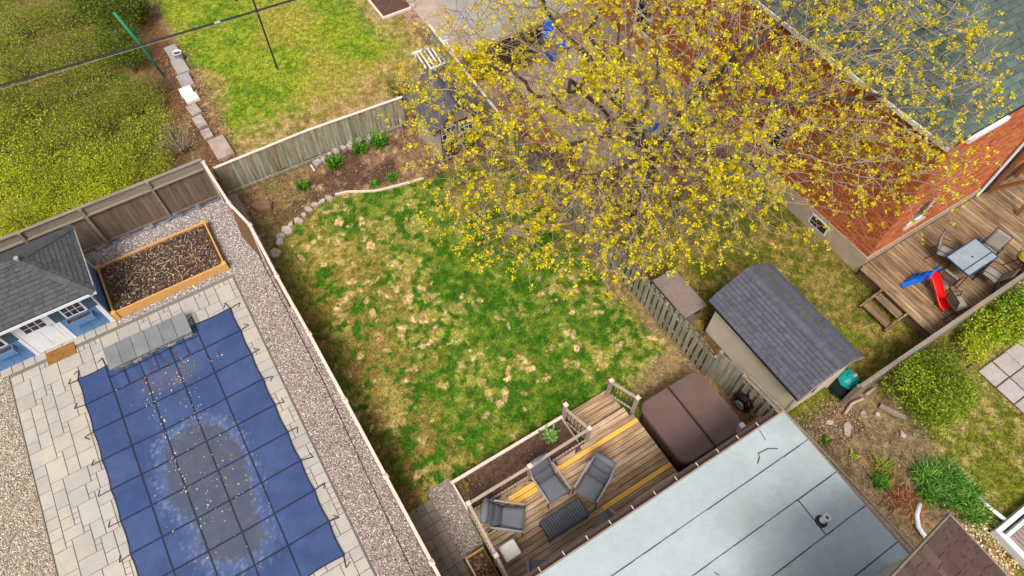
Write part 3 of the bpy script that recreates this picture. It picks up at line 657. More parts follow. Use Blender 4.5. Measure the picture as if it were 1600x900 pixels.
for xx in (-7.02, -6.64): MB().box(xx, Y0-.02, .2, xx+.3, Y0-.008, .98, .003).build('door_panel', white_m, dr, ws=False)
MB().lathe([(.0, 0), (.035, .0), (.035, .03), (0, .05)], (-6.33, 0, 0), 10).build('knob_template', metal_m)
kt = bpy.data.objects['knob_template']; km = kt.data; bpy.data.objects.remove(kt)
MB().tube([(-6.33, Y0-.01, 1.05), (-6.33, Y0-.06, 1.05)], .02, 8).tube([(-6.33, Y0-.055, 1.05), (-6.45, Y0-.055, 1.05)], .014, 6).build('handle', metal_m, dr, ws=False)
def window_set(xc):
    w = MB().box(xc-.31, Y0-.02, .98, xc+.31, Y0+.03, 1.78, .004).build('window', white_m, ph)
    for r in range(3):
        for c in range(3):
            MB().box(xc-.255+c*.175, Y0-.026, 1.04+r*.235, xc-.255+c*.175+.15, Y0-.016, 1.04+r*.235+.2).build('pane', glass_m, w, ws=False)
    for sx in (-.47, .47): MB().box(xc+sx-.14, Y0-.025, 1.0, xc+sx+.14, Y0+.02, 1.88, .005).build('shutter', shutter_m, ph)
    bx = MB().box(xc-.36, Y0-.2, .7, xc+.36, Y0-.17, .92).box(xc-.36, Y0-.17, .7, xc-.33, Y0, .92).box(xc+.33, Y0-.17, .7, xc+.36, Y0, .92).box(xc-.33, Y0-.17, .7, xc+.33, Y0, .76).build('window_box', blue_m, ph)
    MB().box(xc-.33, Y0-.168, .76, xc+.33, Y0-.002, .87).build('soil', soil_m, bx, ws=False)
window_set(-5.62); window_set(-7.85)
ez = 2.1; E = [(-10.0, 14.97, ez), (-4.68, 14.97, ez), (-4.68, 17.72, ez), (-10.0, 17.72, ez)]
RA, RB = (-8.65, 16.345, 3.02), (-6.0, 16.345, 3.02)
mb = MB(); mb.add([E[0], E[1], E[2], E[3], RA, RB] + [(p[0], p[1], ez-.1) for p in E], [(0, 1, 5, 4), (1, 2, 5), (2, 3, 4, 5), (3, 0, 4), (6, 7, 1, 0), (7, 8, 2, 1), (8, 9, 3, 2), (9, 6, 0, 3), (9, 8, 7, 6)]); mb.build('roof', under_m, ph)
shingles([[E[0], E[1], RB, RA], [E[1], E[2], RB], [E[2], E[3], RA, RB]], shing_m, ph, limit=300)
def ridge_caps(a, b_, m, parent, w=.3, n=None, lift=.02):
    a, b_ = Vector(a), Vector(b_); d = b_-a; L = d.length; n = n or max(2, int(L/.16)); d.normalize(); s_ = d.cross(Vector((0, 0, 1))).normalized(); 
    me = MB().add([(0, -w/2, -w*.16), (L/n*1.2, -w/2, -w*.16-.01), (L/n*1.2, 0, 0), (0, 0, .014), (0, w/2, -w*.16), (L/n*1.2, w/2, -w*.16-.01)], [(0, 1, 2, 3), (3, 2, 5, 4)]).mesh('cap_shingle'); me.materials.append(m)
    up = s_.cross(d)
    for i in range(n):
        p = a + d*(L*i/n) + up*lift
        link('cap_shingle', me, m, parent, True, Matrix(((d.x, -s_.x, up.x, p.x), (d.y, -s_.y, up.y, p.y), (d.z, -s_.z, up.z, p.z), (0, 0, 0, 1))))
ridge_caps(E[1], RB, shing_m, ph); ridge_caps(E[2], RB, shing_m, ph); ridge_caps(RA, RB, shing_m, ph)
MB().lathe([(.05, 0), (.05, .1), (.07, .1), (.06, .13)], (-5.95, 16.25, 3.02), 10).build('roof_vent', metal_m, ph)
MB().box(-10.0, 14.95, ez-.12, -4.66, 14.968, ez-.02).build('fascia', white_m, ph)
MB().box(-4.678, 14.97, ez-.12, -4.66, 17.74, ez-.02).build('fascia', white_m, ph)
tag(piece('door_mat', .82, .46, .025, mat_m, None, (-6.66, 15.1, .036), ch=.01), 'brown coir door mat before the white hut door', 'door mat')

# ------------------------------------------------------------------ orange planter
pb = thing('planter_box', 'new orange cedar raised planter filled with dead plants by the pool', 'planter', (-3.1, 16.45, 0))
xa, xb, ya, yb = -4.88, -1.37, 15.46, 17.45
for y in (ya, yb): MB().box(xa, y-.025, .0, xb, y+.025, .35, .006).build('side_board', woodnew_m, pb)
for x in (xa, xb): MB().box(x-.025, ya+.026, .0, x+.025, yb-.026, .35, .006).build('side_board', woodnew_m, pb)
for x in (xa, xb):
    for y in (ya, yb): MB().box(x-.07, y-.07, 0, x+.07, y+.07, .385, .012).build('corner_post', woodnew_m, pb)
gx, gy = np.meshgrid(np.linspace(xa+.026, xb-.026, 60), np.linspace(ya+.026, yb-.026, 36)); gz = .2+.1*fbm(gx.ravel(), gy.ravel(), 3, 4, 2)
ii = np.arange(60*36).reshape(36, 60); FF = np.stack([ii[:-1, :-1].ravel(), ii[:-1, 1:].ravel(), ii[1:, 1:].ravel(), ii[1:, :-1].ravel()], 1)
link('soil', mesh_np('soil', np.stack([gx.ravel(), gy.ravel(), gz], 1), FF, None, True), soil_m, pb)

def litter(name, label, cx, cy, z, sx, sy, n, pal, size=(.03, .07), h=.1, uniform=True, cat='leaves', zfun=None, flat=.5):
    x = rng.uniform(cx-sx, cx+sx, n) if uniform else rng.normal(cx, sx/1.6, n); y = rng.uniform(cy-sy, cy+sy, n) if uniform else rng.normal(cy, sy/1.6, n)
    s1 = rng.uniform(*size, n); s2 = s1*rng.uniform(.35, .8, n); a = rng.uniform(0, 6.28, n)
    U_ = np.stack([np.cos(a)*s1, np.sin(a)*s1, rng.uniform(-flat, flat, n)*s1], 1); V_ = np.stack([-np.sin(a)*s2, np.cos(a)*s2, rng.uniform(-flat, flat, n)*s2], 1)
    zz = z + rng.random(n)*h if zfun is None else zfun(x, y) + rng.random(n)*h
    C0 = np.stack([x, y, zz], 1)
    V = np.stack([C0-U_, C0+V_, C0+U_, C0-V_], 1).reshape(-1, 3); P = np.array(pal)[rng.integers(0, len(pal), n)]*rng.uniform(.75, 1.25, (n, 1))
    o = link(name, mesh_np(name, V, np.arange(n*4).reshape(-1, 4), np.repeat(np.clip(P, 0, 1), 4, 0)), litter_m)
    return tag(o, label, cat, kind='stuff')
BROWN = [srgb(120, 92, 68), srgb(96, 70, 50), srgb(140, 112, 86), srgb(74, 54, 40), srgb(158, 132, 104)]
litter('dead_leaves', 'dead leaves and straw covering the soil in the orange planter', -3.1, 16.45, .26, 1.65, .93, 5000, BROWN + [srgb(150, 144, 140), srgb(60, 44, 36), srgb(52, 38, 32), srgb(66, 50, 40), srgb(48, 36, 30)], (.012, .042), .1)
mb = MB()
for i in range(34):
    x, y = rnd.uniform(-4.3, -1.9), rnd.gauss(16.4, .35); a = rnd.uniform(0, 6.28); l = rnd.uniform(.15, .45)
    mb.tube([(x, y, .33), (x+math.cos(a)*l*.5, y+math.sin(a)*l*.5, .42), (x+math.cos(a+.4)*l, y+math.sin(a+.4)*l, .36)], .008, 3)
tag(mb.build('dead_stems', mat('straw', srgb(186, 160, 122), .9)), 'pale dry plant stems lying in the orange planter', 'stems', kind='stuff')

# ------------------------------------------------------------------ leaf plants
def leaf_mesh(name, C, size, pal, aspect=.55, up=.0, colvar=(.82, 1.18), tint=None):
    n = len(C); d = rng.normal(size=(n, 3)); d[:, 2] += up; d /= np.linalg.norm(d, axis=1)[:, None]
    e = rng.normal(size=(n, 3)); e -= d*(e*d).sum(1)[:, None]; e /= np.linalg.norm(e, axis=1)[:, None]
    s = rng.uniform(*size, n)[:, None]; U_ = d*s; V_ = e*s*aspect
    V = np.stack([C-U_, C+V_, C+U_, C-V_], 1).reshape(-1, 3)
    P = np.array(pal)[rng.integers(0, len(pal), n)]*rng.uniform(*colvar, (n, 1))
    if tint is not None: P = P*tint[:, None]
    return mesh_np(name, V, np.arange(n*4).reshape(-1, 4), np.repeat(np.clip(P, 0, 1), 4, 0))
def shrub(label, x, y, r, h, pal, n=1500, size=(.04, .08), stems=7, cat='shrub', name='shrub', group=None, lobes=9, hollow=.5, stem_m=None, z0=0, flat=1.):
    t = thing(name, label, cat, (x, y, z0), 0, group)
    lc = [(rnd.uniform(-.62, .62)*r, rnd.uniform(-.62, .62)*r, h*rnd.uniform(.35, .8), r*rnd.uniform(.3, .55)) for _ in range(lobes)]
    pts = []
    per = n//lobes
    for lx, ly, lz, lr in lc:
        d = rng.normal(size=(per, 3)); d /= np.linalg.norm(d, axis=1)[:, None]; rad = lr*(hollow + (1-hollow)*rng.random(per))**.6*(1+.25*rng.normal(size=per)*.6)
        p = d*rad[:, None]; p[:, 2] *= flat; p += (lx, ly, lz); pts.append(p)
    P = np.concatenate(pts); T_ = np.repeat(rng.uniform(.75, 1.3, len(pts)), per); kk = P[:, 2] > .03; P, T_ = P[kk], T_[kk]; P[:, 2] = np.minimum(P[:, 2], h*1.1)
    link('foliage', leaf_mesh('foliage', P, size, pal, tint=T_), leaf_m, t, ws=False)
    for i in range(stems):
        a = rnd.uniform(0, 6.28); q = rnd.choice(lc); 
        MB().tube([(rnd.gauss(0, .06), rnd.gauss(0, .06), -.03), (q[0]*.5+rnd.gauss(0, .05), q[1]*.5+rnd.gauss(0, .05), q[2]*.55), (q[0]+rnd.gauss(0, .1), q[1]+rnd.gauss(0, .1), q[2]+q[3]*.7)], [.022, .014, .004], 5).build('stem', stem_m or darktwig_m, t, ws=False)
    return t
def tuft_plant(label, x, y, r, h, pal, n=120, w=.02, cat='plant', name='leafy_plant', z0=0, group=None):
    """arching strap leaves from a crown"""
    t = thing(name, label, cat, (x, y, z0), 0, group); V = []; F = []; C = []
    for i in range(n):
        a = rnd.uniform(0, 6.28); l = r*rnd.uniform(.5, 1.1); hh = h*rnd.uniform(.5, 1.1); bx, by = rnd.gauss(0, r*.35), rnd.gauss(0, r*.35); c, s_ = math.cos(a), math.sin(a); k = len(V); ww = w*rnd.uniform(.6, 1.2)
        col = np.array(rnd.choice(pal))*rnd.uniform(.7, 1.3)
        for tt, wd in ((0, .7), (.45, 1), (.8, .7), (1, .08)):
            rr = l*tt; zz = hh*(1.6*tt-.95*tt*tt)/.67
            V += [(bx+c*rr-s_*ww*wd, by+s_*rr+c*ww*wd, zz), (bx+c*rr+s_*ww*wd, by+s_*rr-c*ww*wd, zz)]; C += [col, col]
        F += [(k, k+1, k+3, k+2), (k+2, k+3, k+5, k+4), (k+4, k+5, k+7, k+6)]
    link('leaves', mesh_np('leaves', V, F, np.clip(np.array(C), 0, 1)), leaf_m, t, ws=False)
    return t

# ------------------------------------------------------------------ fences
def fence_pickets(t, a, b_, z0, h, w, gap, th, m, side=0, jit=.0, hj=.02, skip=0):
    a, b_ = Vector((*a, 0)), Vector((*b_, 0)); d = b_-a; L = d.length; d.normalize(); ang = math.atan2(d.y, d.x); nrm = Vector((-d.y, d.x, 0))
    n = int(L/(w+gap))
    for i in range(n):
        p = a + d*((i+.5)*L/n) + nrm*(side + rnd.gauss(0, jit))
        piece('picket', w, th, h, m, t, (p.x, p.y, z0+rnd.uniform(-hj, hj)), rz=ang+rnd.gauss(0, jit*.6), ry=rnd.gauss(0, jit*.5), rx=rnd.gauss(0, jit*.6), ch=.006)
def rail(t, a, b_, w, h, m, name='rail'): MB().beam(a, b_, w, h, ch=.008).build(name, m, t)

# pool rear fence
f1 = thing('board_fence', 'weathered brown board fence behind the pool hut and planter', 'fence', (-3.5, 18.55, 0))
yF = 18.56
fence_pickets(f1, (-9.5, yF+.02), (-.52, yF+.02), .03, 1.45, .138, .004, .02, fencebrown_m, hj=.004)
for px in (-8.3, -6.2, -4.4, -2.3, -.55): MB().box(px-.045, yF-.09, 0, px+.045, yF, 1.86, .012).build('post', fencerail_m, f1)
rail(f1, (-9.5, yF-.03, 1.49), (-.5, yF-.03, 1.49), .1, .05, fencerail_m); rail(f1, (-9.5, yF, 1.865), (-.5, yF, 1.865), .11, .035, fencerail_m, 'top_rail'); rail(f1, (-9.5, yF-.03, .12), (-.5, yF-.03, .12), .06, .08, fencebrown_m)
for i in range(5):   # upper band boards
    xa_, xb_ = [-9.5, -8.26, -6.16, -4.36, -2.26][i], [-8.34, -6.24, -4.44, -2.34, -.6][i]
    for zz in (1.53, 1.635, 1.74): MB().box(xa_, yF, zz, xb_, yF+.02, zz+.1, .004).build('upper_board', fencerail_m, f1)
V, F = [], []
for i in range(60):
    x = -4.85+i*.072; hh = .02+.07*max(0, math.sin(i*.55)+.5*math.sin(i*1.7)); yy = 18.42-.05*math.sin(i*.8)
    V += [(x, yy+.01-hh*.5, .008), (x, yy, .012+hh), (x, 18.5, .02+hh*1.2)]
    if i: k = 3*(i-1); F += [(k, k+3, k+4, k+1), (k+1, k+4, k+5, k+2)]
mb = MB().add(V, F)
tag(mb.build('pool_liner', tarp_m), 'crumpled blue liner edge along the foot of the board fence', 'liner')

# fence between pool and lawn, seen from above
f2 = thing('lattice_fence', 'long fence with pale cap rail between the pool gravel and the lawn', 'fence', (-.05, 9, 0))
FP = [(-.5, 18.5), (-.36, 16.4), (-.1, 15.2), (-.09, 12.97), (-.03, 10.67), (0, 8.32), (.02, 5.96), (.04, 3.59), (.06, 1.2)]
for i, (a, b_) in enumerate(zip(FP[:-1], FP[1:])):
    lean = {1: .1, 2: .07}.get(i, 0.0); zt = 1.74
    m_ = fencecap_m
    rail(f2, (a[0], a[1], zt+.02), (b_[0], b_[1], zt+.02), .085, .035, m_, 'cap_rail')
    d = Vector((b_[0]-a[0], b_[1]-a[1], 0)); L = d.length; d.normalize(); n = int(L/.145)
    for k in range(n):
        p = Vector((*a, 0)) + d*((k+.5)*L/n)
        # boards, tilted where the fence leans
        MB().beam((p.x-lean*1.4, p.y, .02), (p.x, p.y, zt), .02, .138, up=(d.x, d.y, 0), ch=0).build('picket', redwood_m, f2)
    rail(f2, (a[0]-lean*.3, a[1], 1.45), (b_[0]-lean*.3, b_[1], 1.45), .04, .08, redwood_m)
for i, p in enumerate(FP):
    lean = {2: .1}.get(i, 0)
    MB().beam((p[0]-lean, p[1], 0), (p[0], p[1], 1.8), .09, .09, up=(0, 1, 0)).build('post', fencecap_m, f2)
    MB().add([(p[0]-.065, p[1]-.065, 1.8), (p[0]+.065, p[1]-.065, 1.8), (p[0]+.065, p[1]+.065, 1.8), (p[0]-.065, p[1]+.065, 1.8), (p[0], p[1], 1.85)], [(0, 1, 4), (1, 2, 4), (2, 3, 4), (3, 0, 4), (3, 2, 1, 0)]).build('post_cap', fencecap_m, f2)

# rear garden fence
f3 = thing('picket_fence', 'grey green weathered board fence at the back of the lawn', 'fence', (3.2, 18.55, 0))
fence_pickets(f3, (-.32, 18.56), (3, 18.56), .05, 1.24, .125, .012, .02, picket_m, side=0, jit=.02, hj=.02)
fence_pickets(f3, (3, 18.56), (6.6, 18.32), .05, 1.24, .125, .012, .02, picket_m, side=0, jit=.02, hj=.02)
rail(f3, (-.32, 18.56, 1.32), (3, 18.56, 1.32), .1, .03, fencecap_m, 'cap_rail'); rail(f3, (3, 18.56, 1.32), (6.65, 18.32, 1.32), .1, .03, fencecap_m, 'cap_rail')
rail(f3, (-.3, 18.5, .08), (6.4, 18.28, .08), .04, .12, picket_m, 'base_board')
for x, y in ((-.3, 18.62), (2.1, 18.63), (4.4, 18.53), (6.5, 18.4)): MB().box(x-.05, y-.02, 0, x+.05, y+.08, 1.3).build('post', picket_m, f3)

# right boundary fence, shadow-box pickets
f4 = thing('shadowbox_fence', 'leaning grey green shadow box picket fence along the right of the lawn', 'fence', (9.3, 9.5, 0))
A, B_ = (9.43, 4.35), (9.18, 15)
fence_pickets(f4, A, B_, .04, 1.2, .14, .075, .02, picket_m, side=.05, jit=.012, hj=.035)
fence_pickets(f4, (A[0]-.0, A[1]+.1), (B_[0], B_[1]+.1), .04, 1.18, .14, .075, .02, picket_m, side=-.05, jit=.012, hj=.03)
fence_pickets(f4, B_, (9.42, 21.5), .04, 1.2, .14, .02, .02, picket_m, side=.0, jit=.012)
rail(f4, (*A, 1.02), (*B_, 1.02), .07, .05, picket_m); rail(f4, (*A, .3), (*B_, .3), .07, .05, picket_m); rail(f4, (*B_, 1.25), (9.42, 21.5, 1.25), .1, .04, fencecap_m, 'cap_rail')
for k in range(6):
    y = 4.35 + k*2.1; x = A[0] + (B_[0]-A[0])*(y-A[1])/(B_[1]-A[1]); MB().box(x-.045, y-.045, 0, x+.045, y+.045, 1.22).build('post', picket_m, f4)
f5 = thing('cap_fence', 'capped green grey fence between the hot tub and the tan shed', 'fence', (9.65, 2.5, 0))
fence_pickets(f5, (9.5, 4.3), (9.6, 3.45), .03, 1.45, .16, .003, .02, picket_m, jit=.004, hj=.03)
fence_pickets(f5, (9.6, 3.4), (9.85, -2.8), .03, 1.42, .14, .085, .02, picket_m, side=.05, jit=.006, hj=.02)
fence_pickets(f5, (9.6, 3.3), (9.85, -2.9), .03, 1.42, .14, .085, .02, picket_m, side=-.05, jit=.006, hj=.02)
for dx_ in (-.06, .06): rail(f5, (9.6+dx_, 3.42, 1.49), (9.76+dx_, 1.2, 1.49), .055, .035, fencerail_m, 'cap_rail'); rail(f5, (9.76+dx_, 1.2, 1.49), (9.9+dx_, -2.9, 1.49), .055, .035, fencerail_m, 'cap_rail')
rail(f5, (9.6, 3.4, 1.2), (9.85, -2.9, 1.2), .06, .06, picket_m); rail(f5, (9.6, 3.4, .3), (9.85, -2.9, .3), .06, .06, picket_m)
for y in (4.3, 3.42, 1.2, -1.0): MB().box(9.56+(3.4-y)*.04-.045, y-.045, 0, 9.56+(3.4-y)*.04+.045, y+.045, 1.5).build('post', picket_m, f5)

# ------------------------------------------------------------------ stones
def stone(label, x, y, w, d, h, group, rz=None, z=0, m=None, name='border_stone', cat='stone'):
    n = rnd.choice((4, 5, 5, 6)); poly = []
    for i in range(n):
        a = 2*math.pi*i/n + rnd.uniform(-.25, .25); k = rnd.uniform(.82, 1.05); poly.append((math.cos(a)*w/2*k, math.sin(a)*d/2*k))
    me = MB().prism([(a*1.18, b*1.18) for a, b in poly], -.03, h, min(w, d)*.12).mesh(name); me.materials.append(m or stone_m)
    o = link(name, me, m or stone_m, None, True, Matrix.Translation((x, y, z)) @ Matrix.Rotation(rnd.uniform(0, 6) if rz is None else rz, 4, 'Z') @ Matrix.Rotation(rnd.gauss(0, .05), 4, 'X'))
    return tag(o, label, cat, group)
ORD = ['first', 'second', 'third', 'fourth', 'fifth', 'sixth', 'seventh', 'eighth', 'ninth', 'tenth', 'eleventh', 'twelfth', 'thirteenth', 'fourteenth', 'fifteenth', 'sixteenth']
BS = [(.2, 15.22, .42, .36), (.5, 15.58, .32, .28), (.6, 15.78, .3, .26), (.88, 15.9, .4, .32), (1.08, 16.06, .2, .16), (1.36, 16.1, .36, .26), (1.62, 16.22, .2, .16), (1.86, 16.36, .32, .2), (2.12, 16.44, .26, .18), (2.38, 16.44, .3, .18), (2.66, 16.46, .28, .16)]
for i, (x, y, w, d) in enumerate(BS):
    stone(('squarish tan' if i == 0 else 'pale') + ' stone, %s from the pool fence in the curved lawn border' % ORD[i], x, y, w, d, .11, 'stones of the curved lawn border')
ep = [(2.9, 16.5), (3.35, 16.38), (3.75, 16.15), (4.1, 15.95), (4.45, 15.84), (4.9, 15.74), (5.39, 15.64), (5.9, 15.55)]
for a, b_ in zip(ep[:-1], ep[1:]): pass
mb = MB()
for a, b_ in zip(ep[:-1], ep[1:]): mb.beam((*a, .03), (*b_, .03), .06, .1, ch=.01)
tag(mb.build('edging_strip', fencecap_m), 'thin pale edging curving between the soil bed and the lawn', 'edging')
BB = [(2.95, 18.16, .4, .3), (3.22, 18.2, .26, .22), (3.5, 18.28, .2, .16), (3.75, 18.32, .34, .24), (4.06, 18.34, .26, .22), (4.35, 18.36, .34, .28), (4.68, 18.34, .42, .28), (5.1, 18.28, .42, .28), (5.5, 18.2, .4, .26)]
for i, (x, y, w, d) in enumerate(BB): stone('rounded pinkish stone, %s from the left at the foot of the back fence' % ORD[i], x, y, w, d, .17, 'stones at the foot of the back fence')
tag(MB().beam((2.72, 18.22, .05), (2.72, 17.9, .05), .07, .06, ch=.01).build('timber_offcut', fencecap_m), 'short pale timber offcut beside the stones at the back fence', 'timber')
GRN = [srgb(58, 112, 16), srgb(82, 140, 24), srgb(44, 92, 14), srgb(104, 156, 36)]
tuft_plant('bright green clump of strap leaves left of the stones at the back fence', 3.46, 17.75, .3, .35, GRN, 130)
tuft_plant('green leaf clump in the bed below the middle of the back fence stones', 4.55, 17.95, .3, .32, GRN, 120)
tuft_plant('green leaf clump against the stones nearest the grey playhouse', 5.3, 17.9, .34, .34, GRN, 140)
tuft_plant('small green clump in the far left corner of the garden bed', 2.1, 17.4, .24, .22, GRN, 80)
tuft_plant('tiny green sprout beside the lawn edging in the soil bed', 4.3, 16.2, .18, .14, GRN, 50)
tuft_plant('second tiny green sprout, right of the other by the lawn edging', 4.95, 16.1, .2, .16, GRN, 60)
stone('brown weathered stump in the corner of the garden bed by the pool fence', .55, 17.25, .7, .5, .22, None, m=mat('stump_wood', srgb(122, 96, 70), .95, c2=srgb(90, 68, 48), nscale=5), name='tree_stump', cat='stump')
litter('leaf_litter', 'brown leaf litter and mulch over the garden bed at the back', 4.2, 17.2, .0, 4.1, 1.2, 1500, BROWN, (.015, .04), .02)

# ------------------------------------------------------------------ grey playhouse shed
gs = thing('playhouse_shed', 'small grey roofed playhouse shed with white paned doors under the maple', 'shed', (7.5, 16.7, 0))
MB().box(6.78, 15.78, 0, 8.22, 17.6, 1.82).add([(6.78, 15.78, 1.82), (8.22, 15.78, 1.82), (7.5, 15.78, 2.55), (6.78, 17.6, 1.82), (8.22, 17.6, 1.82), (7.5, 17.6, 2.55)], [(0, 1, 2), (5, 4, 3), (0, 2, 5, 3), (1, 4, 5, 2)]).build('wall', shedwall_m, gs)
MB().add([(6.8, 15.772, 1.8), (8.2, 15.772, 1.8), (7.5, 15.772, 2.52), (6.8, 15.75, 1.8), (8.2, 15.75, 1.8), (7.5, 15.75, 2.52)], [(3, 4, 5), (0, 3, 5, 2), (4, 1, 2, 5), (0, 1, 4, 3)]).build('gable_board', shedgable_m, gs)
for xa_ in (6.84, 7.52):
    dd = MB().box(xa_, 15.745, .1, xa_+.64, 15.778, 1.78, .004).build('door', sheddark_m, gs)
    for r in range(2):
        for c in range(3): 
            MB().box(xa_+.06+c*.18, 15.735, 1.2+r*.25, xa_+.06+c*.18+.15, 15.742, 1.2+r*.25+.21).build('pane', glass_m, dd, ws=False)
    mb = MB()
    for q in range(4): mb.box(xa_+.035+q*.18, 15.728, 1.16, xa_+.06+q*.18, 15.746, 1.7)
    for q in range(3): mb.box(xa_+.06, 15.73, 1.165+q*.25, xa_+.576, 15.744, 1.19+q*.25)
    mb.build('muntin', white_m, dd, ws=False)
rl_ = [(6.55, 15.6, 1.72), (6.55, 17.78, 1.72), (7.5, 17.78, 2.62), (7.5, 15.6, 2.62)]; rr_ = [(8.45, 15.6, 1.72), (8.45, 17.78, 1.72), (7.5, 17.78, 2.62), (7.5, 15.6, 2.62)]
dn = lambda P: [(p[0], p[1], p[2]-.05) for p in P]
for P in (rl_, rr_): MB().add(P + dn(P), [(0, 1, 2, 3), (7, 6, 5, 4), (0, 4, 5, 1), (1, 5, 6, 2), (2, 6, 7, 3), (3, 7, 4, 0)]).build('roof', under_m, gs)
shingles([[rl_[1], rl_[0], rl_[3], rl_[2]], rr_], shing2_m, gs, ex=.16, w=.4)

# ------------------------------------------------------------------ deck
DZ = .42
dk = thing('timber_deck', 'weathered timber deck with railing, steps and a few new yellow boards', 'deck', (4, 3.2, 0))
MB().box(1.5, 1.3, .05, 6.7, 4.3, DZ-.04).build('deck_frame', darkwood_m, dk)
row = 0; y = 4.20
rows = []
while y > 1.4: rows.append(y); y -= .148
def board(x0, x1, y, z, m, w=.134, name='deck_board'):
    piece(name, x1-x0-.004, w, .036, m, dk, ((x0+x1)/2, y, z-.036+rnd.uniform(-.002, .002)), ch=.005, rx=rnd.gauss(0, .004))
for i, y in enumerate(rows):
    xl, xr = 1.44, 6.72
    if i == 0:
        segs = [(xl, 2.5, 0), (2.5, 3.36, 1), (3.36, 3.8, 0), (3.8, xr, 1)]
    elif i == 1: segs = [(xl, 1.95, 1), (1.95, 2.45, 0), (2.45, 3.34, 1), (3.34, xr, 0)]
    elif i == 10: segs = [(xl, 4.45, 0), (4.45, xr, 1)]
    else:
        c = rnd.uniform(2.6, 5.4); segs = [(xl, c, 0), (c, xr, 0)]
    for a, b_, k in segs: board(a, b_, y, DZ, decknew_m if k else deck_m)
board(1.44, 6.72, 4.345, DZ, deck_m)
# steps down to the lawn
for k, (ya_, z) in enumerate(((4.49, DZ), (4.635, DZ), (4.80, .28), (4.945, .28), (5.11, .15), (5.255, .15), (5.40, .15))):
    board(5.14, 6.6, ya_, z, deck_m, name='step_board')
MB().box(5.16, 4.42, .0, 6.58, 4.73, DZ-.04).box(5.16, 4.73, 0, 6.58, 5.02, .24).box(5.16, 5.02, 0, 6.58, 5.46, .11).build('step_riser', darkwood_m, dk)
# railings
rg = thing('deck_railing', 'wooden deck railing with dark balusters around the planter side of the deck', 'railing', (3.3, 4.43, DZ))
RT = 1.33
posts = [(1.47, 4.43), (3.27, 4.42), (5.14, 4.45), (4.98, 5.32), (1.42, 3.02), (1.36, 1.7)]
def post(x, y, z0=.1, z1=RT+.03, t=rg):
    MB().box(x-.045, y-.045, z0, x+.045, y+.045, z1).build('post', railwood_m, t)
    MB().box(x-.062, y-.062, z1, x+.062, y+.062, z1+.05, .03).build('post_cap', fencecap_m, t)
for p in posts: post(*p)
def railing(a, b_, za=RT, zb=RT, t=rg, ba=.1, zlow=DZ, n=None):
    a3, b3 = Vector((*a, za)), Vector((*b_, zb)); d = (b3-a3).normalized(); a3 += d*.05; b3 -= d*.05
    MB().beam(a3, b3, .085, .04, ch=.012).build('handrail', railwood_m, t)
    off = Vector((0, 0, -(RT-zlow-.1))); MB().beam(a3+off, b3+off, .05, .05).build('bottom_rail', railwood_m, t)
    n = n or int((b3-a3).length/ba)
    for i in range(n):
        p = a3 + (b3-a3)*((i+.5)/n); MB().tube([p+off, p-Vector((0, 0, .02))], .011, 6).build('baluster', baluster_m, t)
railing(posts[0], posts[1]); railing(posts[1], posts[2]); railing(posts[2], posts[3], RT, 1.1, ba=.12); railing(posts[0], posts[4]); railing(posts[4], posts[5])
rg2 = thing('stair_railing', 'short wooden stair railing between the deck steps and the hot tub', 'railing', (6.65, 4.9, 0))
post(6.5, 5.3, .0, 1.2, rg2); post(6.75, 4.47, .1, RT+.03, rg2); railing((6.75, 4.47), (6.5, 5.3), RT, 1.12, rg2, .1)
o = thing('rail_post', 'lone white capped post between hot tub corner and house gutter', 'post', (8.6, 2.4, 0)); MB().box(8.55, 2.35, 0, 8.65, 2.45, 1.36).build('post', railwood_m, o); MB().box(8.53, 2.33, 1.36, 8.67, 2.47, 1.42, .03).build('post_cap', white_m, o)
# deck planter
pl = thing('deck_planter', 'long weathered timber planter with bare soil in front of the deck railing', 'planter', (3.2, 4.95, 0))
MB().box(1.42, 5.32, 0, 4.94, 5.37, .52, .01).build('front_board', railwood_m, pl); MB().box(1.42, 4.52, 0, 1.47, 5.316, .52, .01).build('end_board', fencecap_m, pl); MB().box(4.9, 4.52, 0, 4.945, 5.316, .5, .01).build('end_board', railwood_m, pl)
MB().beam((1.4, 5.345, .53), (4.96, 5.345, .53), .09, .03, ch=.008).build('cap_board', fencecap_m, pl)
gx, gy = np.meshgrid(np.linspace(1.475, 4.895, 70), np.linspace(4.3, 5.315, 24)); gz = .36+.1*fbm(gx.ravel(), gy.ravel(), 4, 4, 3)
ii = np.arange(70*24).reshape(24, 70); FF = np.stack([ii[:-1, :-1].ravel(), ii[:-1, 1:].ravel(), ii[1:, 1:].ravel(), ii[1:, :-1].ravel()], 1)
link('soil', mesh_np('soil', np.stack([gx.ravel(), gy.ravel(), gz], 1), FF, None, True), soil_m, pl)
litter('leaf_litter', 'brown mulch and leaf bits on the soil of the deck planter', 3.2, 4.9, .41, 1.6, .38, 420, BROWN[:4], (.01, .026), .03)
tuft_plant('pale green leafy plant at the right end of the deck planter', 4.35, 5.05, .2, .18, [srgb(120, 158, 80), srgb(92, 134, 56), srgb(150, 180, 104)], 90, .03, z0=.44)
tuft_plant('faint yellow green weed at the left end of the deck planter', 1.7, 5.1, .16, .1, [srgb(112, 104, 40), srgb(134, 118, 52)], 40, .012, z0=.44)
